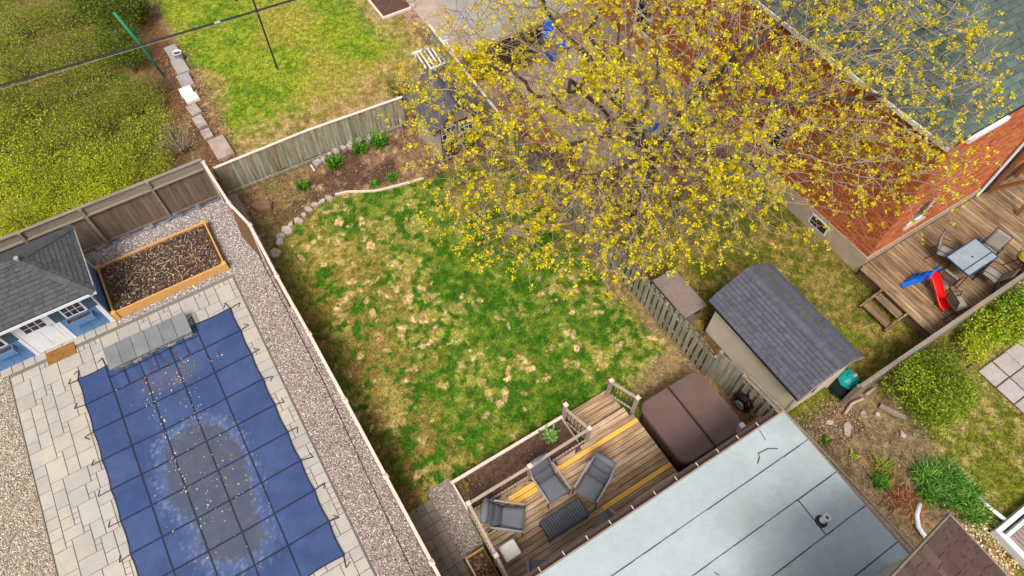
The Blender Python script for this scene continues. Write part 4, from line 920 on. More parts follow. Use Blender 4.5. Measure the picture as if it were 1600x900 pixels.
# small planter left of the deck
p2 = thing('corner_planter', 'small wooden planter box of leaf litter between the path and deck', 'planter', (1.0, 2.9, 0))
MB().box(.8, 3.52, 0, 1.34, 3.57, .3, .008).build('end_board', woodnew_m, p2); MB().box(.8, 1.6, 0, .85, 3.516, .3, .008).build('side_board', fencecap_m, p2); MB().box(1.3, 1.6, 0, 1.345, 3.516, .3, .008).build('side_board', redwood_m, p2); MB().box(.85, 1.6, 0, 1.3, 3.515, .17).build('soil', soil_m, p2)
litter('leaf_litter', 'brown leaf litter inside the small planter by the deck corner', 1.08, 2.9, .18, .2, .58, 260, BROWN+[srgb(150, 96, 50)], (.02, .05), .05)
# paver path
pp = sheet('paver_path', .06, .76, 1.5, 5.42, .004, joint_m)
for j in range(13):
    for i in range(3):
        w = .225; piece('paver', w-.01, .29, .05, pathp_m, pp, (.08+(i+.5)*w, 5.4-(j+.5)*.3-(.0 if i % 2 else .0), -.018+rnd.uniform(0, .004)), ch=.006, ws=False)

# hot tub
ht = thing('hot_tub', 'square hot tub under a folded brown vinyl cover at the end of the deck', 'hot tub', (7.8, 3.4, 0))
def rrect(x0, x1, y0, y1, r, n=6, corners=(1, 1, 1, 1)):
    P = []
    for (cx_, cy_, a0, on) in ((x1-r, y0+r, -90, corners[0]), (x1-r, y1-r, 0, corners[1]), (x0+r, y1-r, 90, corners[2]), (x0+r, y0+r, 180, corners[3])):
        if not on: P.append((cx_ + (r if a0 in (-90, 0) else -r), cy_ + (r if a0 in (0, 90) else -r))); continue
        for i in range(n+1): t = R_(a0+90*i/n); P.append((cx_+r*math.cos(t), cy_+r*math.sin(t)))
    return P
MB().prism(rrect(6.82, 8.82, 2.44, 4.34, .28), 0, .86).build('cabinet', tubside_m, ht)
MB().prism(rrect(6.75, 8.88, 2.38, 4.41, .3), .84, .885).build('cover_skirt', tubside_m, ht)
MB().prism(rrect(6.75, 7.79, 2.38, 4.41, .3, corners=(0, 0, 1, 1)), .885, .99, .035).build('cover_half', tub_m, ht)
MB().prism(rrect(7.845, 8.88, 2.38, 4.41, .3, corners=(1, 1, 0, 0)), .885, .99, .035).build('cover_half', tub_m, ht)
MB().box(7.785, 2.42, .885, 7.85, 4.37, .93).build('hinge_seam', hook_m, ht)
MB().box(7.3, 2.36, .9, 7.36, 2.378, 1.0).box(8.3, 2.36, .9, 8.36, 2.378, 1.0).build('strap', hook_m, ht)

# lounge chairs
def pad(mb, x0, z0, x1, z1, w, th, seg=6, bulge=.02):
    """cushion panel spanning from (x0,z0) to (x1,z1), width w in y"""
    d = Vector((x1-x0, 0, z1-z0)); L = d.length; d.normalize(); nrm = Vector((-d.z, 0, d.x))
    V = []; F = []; nu, nv = 7, 7
    for i in range(nu+1):
        for j in range(nv+1):
            a, b_ = i/nu, j/nv; e = min(1, 6*min(a, 1-a)+.0)*min(1, 8*min(b_, 1-b_)); hgt = th*(.45+.55*math.sqrt(max(e, 0))) + bulge*math.sin(math.pi*a)*math.sin(math.pi*b_)
            p = Vector((x0, 0, z0)) + d*(L*a) + nrm*hgt; V.append((p.x, (b_-.5)*w, p.z))
    k = (nu+1)*(nv+1)
    for i in range(nu+1):
        for j in range(nv+1): p = Vector((x0, 0, z0)) + d*(L*i/nu); V.append((p.x, (j/nv-.5)*w, p.z))
    q = lambda i, j: i*(nv+1)+j
    for i in range(nu):
        for j in range(nv): F.append((q(i, j), q(i+1, j), q(i+1, j+1), q(i, j+1)))
    for i in range(nu): F += [(q(i, 0), k+q(i, 0), k+q(i+1, 0), q(i+1, 0)), (q(i+1, nv), k+q(i+1, nv), k+q(i, nv), q(i, nv))]
    for j in range(nv): F += [(q(0, j+1), k+q(0, j+1), k+q(0, j), q(0, j)), (q(nu, j), k+q(nu, j), k+q(nu, j+1), q(nu, j+1))]
    mb.add(V, F)
def lounge(label, x, y, ang, proto=[None]):
    if proto[0] is None:
        t = thing('lounge_chair', label, 'chair', (x, y, DZ), R_(ang), 'grey cushioned lounge chairs on the timber deck')
        mb = MB(); pad(mb, -.22, .30, .40, .40, .58, .1); mb.build('seat_cushion', cushion_m, t, False, True)
        mb = MB(); pad(mb, -.42, .56, -.22, .32, .57, .09); mb.build('back_cushion', cushdark_m, t, False, True)
        mb = MB(); pad(mb, -.58, .76, -.42, .56, .57, .09); mb.build('back_cushion', cushdark_m, t, False, True)
        mb = MB(); mb.tube([(-.60, -.29, .84), (-.60, 0, .845), (-.60, .29, .84)], [.085, .1, .085], 12); mb.build('head_roll', cushion_m, t, False, True)
        for s in (-1, 1):
            MB().beam((.38, s*.335, .56), (-.42, s*.335, .62), .05, .025, ch=.006).build('armrest', frame_m, t, False)
            MB().tube([(.36, s*.335, .55), (.38, s*.335, .0)], .016, 6).build('leg', black_m, t, False)
            MB().tube([(-.3, s*.335, .6), (-.5, s*.335, .0)], .016, 6).build('leg', black_m, t, False)
            MB().beam((.40, s*.3, .37), (-.2, s*.3, .28), .03, .03).beam((-.2, s*.3, .28), (-.62, s*.3, .84), .03, .03).build('side_rail', frame_m, t, False)
        proto[0] = t; return t
    t = copy_tree(proto[0]); t.location = (x, y, DZ); t.rotation_euler = (0, 0, R_(ang)); t['label'] = label; return t
lounge('grey cushioned lounge chair at the left corner of the deck railing', 2.2, 3.72, -38)
lounge('grey lounge chair with its back to the middle railing post', 3.56, 3.85, -88)
lounge('grey lounge chair facing left, right of the slatted coffee table', 4.48, 3.3, 205)
lounge('grey lounge chair half hidden by the gutter below the coffee table', 4.25, 2.12, 110)
lounge('grey lounge chair half hidden by the gutter beside the cream ottoman', 2.15, 2.1, 60)
ct = thing('coffee_table', 'charcoal slatted rectangular coffee table between the lounge chairs', 'table', (3.38, 2.96, DZ))
for i in range(16): MB().box(2.8+i*.073, 2.72, DZ+.4, 2.8+i*.073+.06, 3.2, DZ+.425, .004).build('slat', table_m, ct)
MB().box(2.78, 2.7, DZ+.35, 3.98, 2.74, DZ+.398).box(2.78, 3.18, DZ+.35, 3.98, 3.22, DZ+.398).box(2.78, 2.74, DZ+.35, 2.82, 3.18, DZ+.398).box(3.94, 2.74, DZ+.35, 3.98, 3.18, DZ+.398).build('frame', black_m, ct)
for x in (2.8, 3.93):
    for y in (2.72, 3.17): MB().box(x, y, DZ, x+.035, y+.035, DZ+.36).build('leg', black_m, ct)
ot = thing('ottoman', 'square cream cushioned ottoman by the left deck railing', 'ottoman', (1.82, 3.04, DZ))
MB().prism(rrect(1.6, 2.04, 2.83, 3.25, .05), DZ+.28, DZ+.42, .03).build('cushion', cream_m, ot, True, False)
MB().box(1.61, 2.84, DZ+.22, 2.03, 3.24, DZ+.279).build('frame', frame_m, ot)
for x in (1.63, 1.98):
    for y in (2.86, 3.19): MB().box(x, y, DZ, x+.03, y+.03, DZ+.23).build('leg', black_m, ot)

# ------------------------------------------------------------------ house with flat roof
hs = thing('house', 'house with pale grey flat membrane roof at the lower right', 'house', (5, -3, 0))
RZ = 3.0
MB().box(-1.5, -9, 0, 8.55, 1.55, RZ-.2).build('wall', siding_m, hs)
for xw in (2.2, 4.6, 6.6):
    w_ = MB().box(xw, 1.552, .9 if xw != 4.6 else .44, xw+1.4, 1.58, 2.4).build('window', white_m, hs)
    MB().box(xw+.07, 1.582, (.97 if xw != 4.6 else .52), xw+.67, 1.59, 2.33).box(xw+.73, 1.582, (.97 if xw != 4.6 else .52), xw+1.33, 1.59, 2.33).build('pane', glass_m, w_, ws=False)
MB().box(-1.9, -9.3, RZ-.2, 8.86, 1.9, RZ-.005).build('roof_deck', under_m, hs)
edges = [1.92, 1.09, .19, -.70, -1.62, -2.5, -3.4]
for i in range(len(edges)-1):
    MB().box(-1.95, edges[i+1]+.012, RZ-.004, 8.88, edges[i]-.0, RZ+.004+.0015*(i % 2)).build('membrane_sheet', membrane_m, hs)
    if i: 
        mb = MB(); xx = -1.95
        while xx < 8.86:
            x2 = min(xx+rnd.uniform(.1, .5), 8.86); mb.box(xx, edges[i]-.006-rnd.uniform(0, .012), RZ-.003, x2, edges[i]+.006+rnd.uniform(-.004, .006), RZ+.0095); xx = x2
        mb.build('seam', seam_m, hs)
MB().beam((7.66, .19, RZ+.006), (7.64, -.70, RZ+.006), .022, .012).build('seam', seam_m, hs)
MB().box(-1.95, 1.905, RZ-.2, 8.89, 1.94, RZ+.02).box(8.865, -9.3, RZ-.2, 8.9, 1.905, RZ+.015).build('drip_edge', fencerail_m, hs)
g_ = MB().box(-1.95, 1.945, RZ-.17, 8.75, 1.955, RZ-.02).box(-1.95, 2.06, RZ-.17, 8.75, 2.07, RZ-.02).box(-1.95, 1.956, RZ-.17, 8.75, 2.059, RZ-.155).box(8.74, 1.956, RZ-.155, 8.75, 2.059, RZ-.02).build('gutter', gutter_m, hs)
for k in range(13): MB().box(1.3+k*.62, 1.956, RZ-.04, 1.318+k*.62, 2.06, RZ-.022).build('gutter_hanger', fencecap_m, hs)
vt = MB().lathe([(.14, 0), (.13, .02), (.09, .04), (.08, .09)], (7.76, -.43, RZ+.005), 16).build('vent_flashing', hook_m, hs)
MB().lathe([(.075, .05), (.075, .36), (.05, .36), (.05, .1)], (7.76, -.43, RZ), 16, cap=False).build('vent_pipe', white_m, hs)
mb = MB(); mb.tube([(7.45, 1.28, RZ+.02), (7.6, 1.37, RZ+.03), (7.62, 1.45, RZ+.02), (7.9, 1.42, RZ+.025), (8.1, 1.3, RZ+.02)], .012, 4).tube([(8.05, 1.87, RZ+.02), (8.0, 1.6, RZ+.02)], .008, 4).tube([(5.05, .0, RZ+.02), (5.1, -.1, RZ+.02)], .01, 4)
tag(mb.build('fallen_twig', darktwig_m), 'thin bare twig lying on the pale flat roof', 'twig')
# upper shingled roof of the house
MB().box(2, -9.0, RZ+.01, 8.35, -1.85, 5.4).build('upper_wall', siding_m, hs)
c1 = (8.63, -1.54, 5.5); c2_ = (8.63, -9.4, 5.5); c3_ = (4.6, -9.4, 7.75); c4_ = (4.6, -1.54, 7.75)
P = [c2_, c1, c4_, c3_]; MB().add(P + [(p[0], p[1], p[2]-.12) for p in P], [(0, 1, 2, 3), (7, 6, 5, 4), (0, 4, 5, 1), (1, 5, 6, 2), (2, 6, 7, 3), (3, 7, 4, 0)]).build('upper_roof', under_m, hs)
P = [(8.6, -6.5, 5.517), (8.6, -1.54, 5.517), (4.6, -1.54, 7.751), (4.6, -6.5, 7.751)]
shingles([P], shing4_m, hs, ex=.15, w=.36, limit=260)
MB().beam((8.64, -1.5, 5.44), (8.64, -9.4, 5.44), .05, .12).build('drip_edge', fencerail_m, hs); MB().beam((8.64, -1.525, 5.47), (4.6, -1.525, 7.72), .03, .14).build('rake_board', fencerail_m, hs)

# ------------------------------------------------------------------ right neighbour: box, tan shed
bx = thing('storage_box', 'taupe plastic garden storage box behind the picket fence', 'storage box', (10.1, 6.7, 0))
MB().box(9.74, 5.94, 0, 10.5, 7.44, .8).build('body', taupe_m, bx)
MB().box(9.69, 5.9, .8, 10.55, 7.48, .9, .05).build('lid', taupe_m, bx)
for k in range(5): MB().box(9.8+k*.16, 5.98, .9, 9.8+k*.16+.07, 7.4, .912, .004).build('lid_rib', taupe_m, bx)
MB().box(10.12, 5.88, .7, 10.3, 5.898, .82).build('latch', hook_m, bx)
ts = thing('garden_shed', 'tan metal garden shed with slate blue shingled roof', 'shed', (11.3, 3.85, 0))
MB().box(10.42, 2.22, 0, 12.2, 5.5, 1.9).add([(10.42, 2.22, 1.9), (12.2, 2.22, 1.9), (11.31, 2.22, 2.52), (10.42, 5.5, 1.9), (12.2, 5.5, 1.9), (11.31, 5.5, 2.52)], [(0, 1, 2), (5, 4, 3), (0, 2, 5, 3), (1, 4, 5, 2)]).build('wall', tan_m, ts)
for k in range(18):
    z = .03 + k*.104; MB().box(10.395, 2.2, z, 10.418, 5.52, z+.098, .006).build('siding_panel', tan_m, ts)
for x, y in ((10.4, 2.19), (10.4, 5.52), (12.2, 2.19)): MB().box(x-.03, y-.03, 0, x+.03, y+.03, 1.9).build('corner_trim', black_m if y > 5 else tan_m, ts)
MB().box(10.75, 2.195, .1, 11.3, 2.218, 1.8).box(11.32, 2.195, .1, 11.87, 2.218, 1.8).build('door', tan_m, ts)
MB().box(10.85, 2.185, 1.25, 11.2, 2.194, 1.65).box(11.42, 2.185, 1.25, 11.77, 2.194, 1.65).build('door_window', glass_m, ts); MB().box(11.2, 2.17, .8, 11.23, 2.194, 1.1).build('door_handle', black_m, ts)
prof = [(10.08, 1.86), (10.42, 2.16), (11.3, 2.62), (12.16, 2.16), (12.48, 1.86)]
ya_, yb_ = 2.08, 5.66
for (xa_, za_), (xb_, zb_) in zip(prof[:-1], prof[1:]):
    P = [(xa_, ya_, za_), (xb_, ya_, zb_), (xb_, yb_, zb_), (xa_, yb_, za_)]; MB().add(P + dn(P), [(3, 2, 1, 0), (4, 5, 6, 7), (0, 1, 5, 4), (2, 3, 7, 6), (1, 2, 6, 5), (3, 0, 4, 7)]).build('roof', under_m, ts)
pl3 = lambda i, j: [(prof[i][0], yb_, prof[i][1]), (prof[i][0], ya_, prof[i][1]), (prof[j][0], ya_, prof[j][1]), (prof[j][0], yb_, prof[j][1])]
pr3 = lambda i, j: [(prof[i][0], ya_, prof[i][1]), (prof[i][0], yb_, prof[i][1]), (prof[j][0], yb_, prof[j][1]), (prof[j][0], ya_, prof[j][1])]
shingles([pl3(0, 1), pl3(1, 2), pr3(4, 3), pr3(3, 2)], shing2_m, ts, ex=.13, w=.26, th=.018, limit=300)
ridge_caps((11.3, yb_, 2.62), (11.3, ya_, 2.62), shing2_m, ts, w=.3)
for (xa_, za_), (xb_, zb_) in zip(prof[:-1], prof[1:]): MB().beam((xa_, ya_-.015, za_-.05), (xb_, ya_-.015, zb_-.05), .025, .11).build('rake_trim', fencerail_m, ts)
MB().beam((10.07, ya_, 1.83), (10.07, yb_, 1.83), .02, .07).build('eave_trim', black_m, ts)
# composter
cp_ = thing('composter', 'dark compost bin with teal lid at the corner of the tan shed', 'compost bin', (12.5, 1.95, 0))
MB().lathe([(.36, 0), (.34, .35), (.29, .62)], (12.5, 1.95, 0), 8).build('bin_body', dkgreen_m, cp_)
MB().lathe([(.32, .62), (.33, .66), (.26, .76), (.12, .82), (.1, .84), (.0, .845)], (12.5, 1.95, 0), 8).build('lid', teal_m, cp_)
MB().box(12.55, 1.88, .835, 12.66, 1.95, .86, .008).build('lid_sticker', mat('orange_label', srgb(230, 120, 90), .6), cp_)
MB().box(12.22, 1.64, .52, 12.36, 1.66, .58).build('badge', metal_m, cp_)
# hose
hr = thing('hose_reel', 'coiled dark red garden hose on a wall reel at the capped fence', 'hose reel', (9.5, 3.0, 0))
mb = MB()
pts = []
for i in range(150):
    t = i/150*2*math.pi*7; r = .25+.035*math.sin(i*.7)+.03*math.cos(i*.23); pts.append((9.5-.1+.16*(i/150)+.03*math.sin(i), 3.0+r*math.cos(t), .62+r*1.05*math.sin(t)))
mb.tube(pts, .019, 6).build('hose', hose_m, hr)
MB().lathe([(.1, -.1), (.1, .1)], (0, 0, 0), 10).build('hub_tmp', black_m)
bpy.data.objects.remove(bpy.data.objects['hub_tmp'])
MB().tube([(9.58, 3.0, .62), (9.33, 3.0, .62)], .09, 10).build('reel_hub', black_m, hr); MB().tube([(9.32, 3.0, .62), (9.335, 3.0, .62)], .15, 14).build('reel_plate', metal_m, hr)
MB().beam((9.56, 3.0, .05), (9.56, 3.0, 1.0), .05, .05).build('bracket', black_m, hr)
lt = thing('garden_trellis', 'small rusty red lattice panel leaning by the gutter corner', 'trellis', (9.35, 2.45, 0))
for k in range(6):
    MB().beam((9.12+k*.085, 2.48, .25), (9.37+k*.04, 2.43, .62-.02*k), .028, .008).build('lattice_slat', redwood_m, lt); MB().beam((9.6-k*.085, 2.485, .25), (9.35-k*.04, 2.435, .62-.02*k), .028, .008).build('lattice_slat', redwood_m, lt)
MB().beam((9.05, 2.49, .22), (9.62, 2.49, .22), .05, .03).beam((9.05, 2.42, .65), (9.62, 2.42, .65), .05, .03).build('lattice_frame', orangewood_m, lt)

# ------------------------------------------------------------------ right deck, fence
rd = thing('raised_deck', 'brown raised deck beside the brick house with table and chairs', 'deck', (18.5, 3.1, 0))
RD = .5
MB().box(15.9, 1.75, .05, 24, 4.5, RD-.04).build('deck_frame', darkwood_m, rd)
x = 15.98; k = 0
piece('deck_board', .138, 2.86, .036, deckR_m, rd, (15.85, 3.07, RD-.035), ch=.005)
while x < 24:
    c = rnd.uniform(2.2, 4.0); ends = [(1.66, c), (c, 4.54)]
    for a, b_ in ends: piece('deck_board', .126, b_-a-.004, .036, deckR_m, rd, (x+.01, (a+b_)/2, RD-.036+rnd.uniform(-.002, .002)), ch=.005, ry=rnd.gauss(0, .004))
    x += .143
mb = MB()
for k in range(34): 
    for s in (-1, 1):
        y0_, y1_ = 1.7+k*.085, 1.7+k*.085+s*.36
        ca, cb = max(1.7, min(4.5, y0_)), max(1.7, min(4.5, y1_))
        if abs(cb-ca) > .05: mb.beam((15.86+.006*s, y0_, .06), (15.86+.006*s, cb, .06+.38*abs(cb-ca)/.36), .006, .022, up=(0, 0, 1))
mb.build('lattice_skirt', deckR_m, rd)['kind'] = 'stuff'
# stair
st = thing('deck_steps', 'two tread wooden steps leading up to the raised deck', 'steps', (15.4, 3.1, 0))
for x_, z_ in ((15.08, .2), (15.32, .2), (15.56, .38)): pass
piece('tread', .26, .95, .04, deckR_m, st, (15.2, 3.08, .17), ch=.008); piece('tread', .26, .95, .04, deckR_m, st, (15.62, 3.08, .34), ch=.008)
for y in (2.58, 3.58): MB().beam((15.0, y, .12), (15.82, y, .46), .045, .2).build('stringer', deckR_m, st)
# side fence along the deck
fr_ = thing('plank_fence', 'grey horizontal plank fence below the raised deck and round bush', 'fence', (16, 1.58, 0))
fx = [12.2, 12.95, 15.2, 17.3, 19.3, 21.5, 24]
for a, b_ in zip(fx[:-1], fx[1:]):
    nh = 5 if a > 12.5 else 4
    for k in range(6):
        z = .06+k*.19; MB().box(a+.01, 1.52, z, b_-.01, 1.545, z+.182, .005).build('plank', fencerail_m, fr_)
    MB().beam((a, 1.56, 1.24), (b_, 1.56, 1.24), .12, .035, ch=.008).build('cap_rail', fencerail_m, fr_)
for a in fx: MB().box(a-.045, 1.55, 0, a+.045, 1.64, 1.22).build('post', fencerail_m, fr_)

# patio set
def patio_chair(label, x, y, ang, z=RD, proto=[None]):
    if proto[0] is None:
        t = thing('patio_chair', label, 'chair', (x, y, z), R_(ang), 'taupe sling patio chairs on the raised deck')
        mb = MB(); pad(mb, -.22, .40, .25, .43, .46, .02, bulge=-.015); mb.build('seat', sling_m, t, False, True)
        mb = MB(); pad(mb, -.42, .98, -.22, .40, .46, .02, bulge=-.015); mb.build('backrest', sling_m, t, False, True)
        for s in (-1, 1):
            MB().tube([(.3, s*.27, 0), (.27, s*.27, .4), (.22, s*.28, .62), (-.1, s*.29, .64), (-.3, s*.27, .6)], .014, 6).build('arm_frame', black_m, t, False)
            MB().tube([(.27, s*.25, .43), (-.22, s*.25, .40), (-.43, s*.25, 1.0)], .013, 6).build('side_frame', black_m, t, False)
            MB().tube([(-.24, s*.26, .42), (-.38, s*.27, 0)], .014, 6).build('leg', black_m, t, False)
        MB().tube([(.3, -.27, .02), (.3, .27, .02)], .012, 6).build('cross_bar', black_m, t, False); MB().tube([(-.43, -.25, 1.0), (-.43, .25, 1.0)], .012, 6).build('top_bar', black_m, t, False)
        proto[0] = t; return t
    t = copy_tree(proto[0]); t.location = (x, y, z); t.rotation_euler = (0, 0, R_(ang)); t['label'] = label; return t
TBX, TBY = 18.45, 2.82
patio_chair('taupe sling patio chair on the house side of the glass table', 18.2, 3.42, -70)
patio_chair('taupe sling patio chair with tall back at the far end of the glass table', 19.35, 2.78, 188)
patio_chair('taupe sling patio chair between the glass table and the red slide', 17.45, 2.75, 5)
patio_chair('taupe sling patio chair pushed in on the fence side of the glass table', 18.75, 2.1, 100)
patio_chair('lone taupe chair at the fence below the red slide', 16.95, 1.98, -20)
pt = thing('patio_table', 'square frosted glass patio table with blue black frame', 'table', (TBX, TBY, RD))
MB().prism(rrect(TBX-.68, TBX+.68, TBY-.42, TBY+.42, .06, 3), RD+.69, RD+.7).build('table_top', frost_m, pt)
mb = MB(); P = [(TBX-.68, TBY-.42), (TBX+.68, TBY-.42), (TBX+.68, TBY+.42), (TBX-.68, TBY+.42)]
for i in range(4): mb.beam((*P[i], RD+.69), (*P[(i+1) % 4], RD+.69), .035, .04)
mb.beam((TBX-.66, TBY-.2, RD+.707), (TBX+.66, TBY-.2, RD+.707), .03, .01)
mb.build('rim', mat('blue_black_metal', srgb(34, 48, 72), .4), pt)
for x, y in P: MB().tube([(x*.92+TBX*.08, y*.92+TBY*.08, RD+.68), (x, y, RD)], .016, 6).build('leg', black_m, pt)
MB().lathe([(.03, .0), (.03, .006)], (TBX, TBY, RD+.702), 10).build('umbrella_hole_cap', black_m, pt)
# slide
sl = thing('toy_slide', 'red plastic toddler slide with blue ladder on the raised deck', 'slide', (16.85, 2.7, RD))
def chute(mb, pts, w, wall):
    V = []; F = []
    for (x, y, z) in pts: V += [(x-w/2-.02, y, z+wall), (x-w/2, y, z), (x+w/2, y, z), (x+w/2+.02, y, z+wall), (x+w/2+.045, y, z+wall-.02), (x+w/2+.02, y, z-.04), (x-w/2-.02, y, z-.04), (x-w/2-.045, y, z+wall-.02)]
    for i in range(len(pts)-1):
        for k in range(8): k2 = (k+1) % 8; F.append((i*8+k, i*8+k2, (i+1)*8+k2, (i+1)*8+k))
    F += [tuple(range(7, -1, -1)), tuple(range((len(pts)-1)*8, len(pts)*8))]
    mb.add(V, F)
mb = MB(); chute(mb, [(16.93, 3.05, RD+.62), (16.93, 2.9, RD+.6), (16.9, 2.65, RD+.42), (16.86, 2.4, RD+.22), (16.83, 2.2, RD+.09), (16.82, 2.05, RD+.07)], .26, .09); mb.build('slide_chute', red_m, sl)
mb = MB()
mb.tube([(16.72, 3.0, RD+.66), (16.74, 3.04, RD+.82), (16.93, 3.06, RD+.86), (17.12, 3.04, RD+.82), (17.14, 3.0, RD+.66)], .03, 8).build('handle_arch', bluep_m, sl)
MB().beam((16.78, 3.08, RD+.62), (16.62, 3.42, RD), .04, .1).beam((17.06, 3.08, RD+.62), (16.98, 3.46, RD), .04, .1).build('ladder_side', bluep_m, sl)
for k in range(3): t = .22+k*.28; MB().beam((16.62+.16*t, 3.42-.34*t, RD+.62*t), (16.98+.08*t, 3.46-.38*t, RD+.62*t), .1, .03).build('ladder_rung', bluep_m, sl)
MB().beam((16.0+.36, 3.36, RD+.03), (16.85, 3.12, RD+.4), .14, .06).build('side_rail', bluep_m, sl)
bq = thing('round_grill', 'round kettle grill with olive yellow lid at the right frame edge', 'grill', (19.75, 1.98, RD))
MB().lathe([(.0, .0), (.12, .02), (.24, .12), (.26, .2)], (19.92, 1.95, RD+.45), 16).build('bowl', black_m, bq); MB().lathe([(.25, 0), (.2, .1), (.1, .15), (0, .16)], (19.92, 1.95, RD+.655), 16).build('lid', yellow_m, bq)
for a in (0, 120, 240): MB().tube([(19.92+.1*math.cos(R_(a)), 1.95+.1*math.sin(R_(a)), RD+.5), (19.92+.3*math.cos(R_(a)), 1.95+.3*math.sin(R_(a)), RD)], .014, 5).build('leg', black_m, bq)

# ------------------------------------------------------------------ brick house
bh = thing('brick_house', 'red brick house with green grey hip roof behind the maple', 'house', (20, 9, 0))
HX, HY, HZ, FZ, YE, XE = 16.0, 4.6, 5.75, .85, 22.0, 30.0
MB().box(HX+.08, HY+.08, 0, XE, YE, HZ).build('wall_core', mortar_m, bh)
MB().box(HX-.03, HY-.03, 0, HX+.079, YE, FZ).box(HX+.08, HY-.03, 0, XE, HY+.079, FZ).build('foundation', parge_m, bh)
# openings: (y0,y1,z0,z1) on X wall
opX = [(8.9, 9.9, 1.5, 2.9), (12.6, 13.5, .95, 2.7), (16.0, 17.0, 1.5, 2.9)]
opY = [(17.2, 18.1, 1.5, 2.7), (22.4, 23.6, 1.5, 3.0)]
items = []
def brick_wall(axis, lo, hi, z0, z1, openings):
    L, H, gap = .235, .074, .017; r = 0; z = z0
    while z + H < z1:
        s = lo - (L/2 if r % 2 else 0)
        while s < hi:
            a, b_ = max(s, lo), min(s+L, hi); cc = (a+b_)/2
            if b_-a > .04 and not any(o[0] < cc < o[1] and o[2] < z+H/2 < o[3] for o in openings):
                items.append((axis, a, b_, z, z+H))
            s += L+gap
        z += H+gap; r += 1
brick_wall('x', HY, 20.5, FZ+.005, HZ-.1, opX); brick_wall('y', HX+.01, 25, FZ+.005, HZ-.1, opY)
def bdist(i): 
    c = Vector((HX, (i[1]+i[2])/2, i[3])) if i[0] == 'x' else Vector(((i[1]+i[2])/2, HY, i[3])); return (c-CAMP).length
items.sort(key=bdist)
BP = [srgb(170, 92, 52), srgb(160, 84, 46), srgb(178, 100, 56), srgb(146, 74, 44), srgb(172, 104, 64)]
def bverts(i, j):
    if i[0] == 'x': return (HX-.0-j, i[1], i[3], HX+.09, i[2], i[4])
    return (i[1], HY-j, i[3], i[2], HY+.09, i[4])
_brk = {}
for i in items[:300]:
    L_ = round(i[2]-i[1], 2); key = (i[0], L_)
    if key not in _brk:
        me = (MB().box(-.004, -L_/2, -.037, .09, L_/2, .037, .004) if i[0] == 'x' else MB().box(-L_/2, -.004, -.037, L_/2, .09, .037, .004)).mesh('brick'); me.materials.append(bricki_m); _brk[key] = me
    c = (i[1]+i[2])/2; zz = (i[3]+i[4])/2
    link('brick', _brk[key], bricki_m, bh, True, Matrix.Translation((HX+rnd.uniform(-.003, .003), c, zz) if i[0] == 'x' else (c, HY+rnd.uniform(-.003, .003), zz)))
mb = MB()
for i in items[300:]:
    k = rnd.uniform(.92, 1.08); mb.box(*bverts(i, rnd.uniform(0, .006)), 0, None, tuple(c*k for c in rnd.choice(BP)))
mb.build('brick_field', brick_m, bh, col=True)['kind'] = 'stuff'
for (a, b_, z0, z1) in opX:
    w_ = MB().box(HX+.02, a, z0, HX+.075, a+.09, z1).box(HX+.02, b_-.09, z0, HX+.075, b_, z1).box(HX+.02, a+.09, z1-.09, HX+.075, b_-.09, z1).box(HX+.02, a+.09, z0, HX+.075, b_-.09, z0+.09).box(HX+.025, a+.09, (z0+z1)/2-.03, HX+.07, b_-.09, (z0+z1)/2+.03).build('window', white_m, bh)
    MB().box(HX+.05, a+.09, z0+.09, HX+.06, b_-.09, z1-.09).build('pane', glass_m, w_, ws=False); MB().box(HX-.06, a-.06, z0-.07, HX+.05, b_+.06, z0-.004).build('sill', parge_m, w_, ws=False)
for (a, b_, z0, z1) in opY:
    w_ = MB().box(a, HY+.02, z0, a+.09, HY+.075, z1).box(b_-.09, HY+.02, z0, b_, HY+.075, z1).box(a+.09, HY+.02, z1-.09, b_-.09, HY+.075, z1).box(a+.09, HY+.02, z0, b_-.09, HY+.075, z0+.09).build('window', white_m, bh)
    MB().box(a+.09, HY+.05, z0+.09, b_-.09, HY+.06, z1-.09).build('pane', glass_m, w_, ws=False); MB().box(a-.06, HY-.06, z0-.07, b_+.06, HY+.05, z0-.004).build('sill', parge_m, w_, ws=False)
for y in (6.1, 9.2): 
    w_ = MB().box(HX-.05, y, .25, HX-.034, y+.75, .72).build('basement_window', white_m, bh); MB().box(HX-.056, y+.06, .31, HX-.051, y+.69, .66).build('pane', glass_m, w_, ws=False)
ov = .0; rz_ = HZ+.02
q = [(HX-.08, HY+.02, rz_), (XE+.3, HY+.02, rz_), (XE+.3, YE+.3, rz_), (HX-.08, YE+.3, rz_)]
hr_ = 3.6; run = (XE-HX+.3)/2; T1 = (q[0][0]+run, q[0][1]+run, rz_+hr_); T2 = (q[0][0]+run, q[2][1]-run, rz_+hr_)
T2 = (T1[0], max(T1[1]+1, T2[1]), T1[2])
MB().add([*q, T1, T2] + [(p[0], p[1], rz_-.15) for p in q], [(0, 1, 4), (1, 2, 5, 4), (2, 3, 5), (3, 0, 4, 5), (6, 7, 1, 0), (7, 8, 2, 1), (8, 9, 3, 2), (9, 6, 0, 3), (9, 8, 7, 6)]).build('roof', under_m, bh)
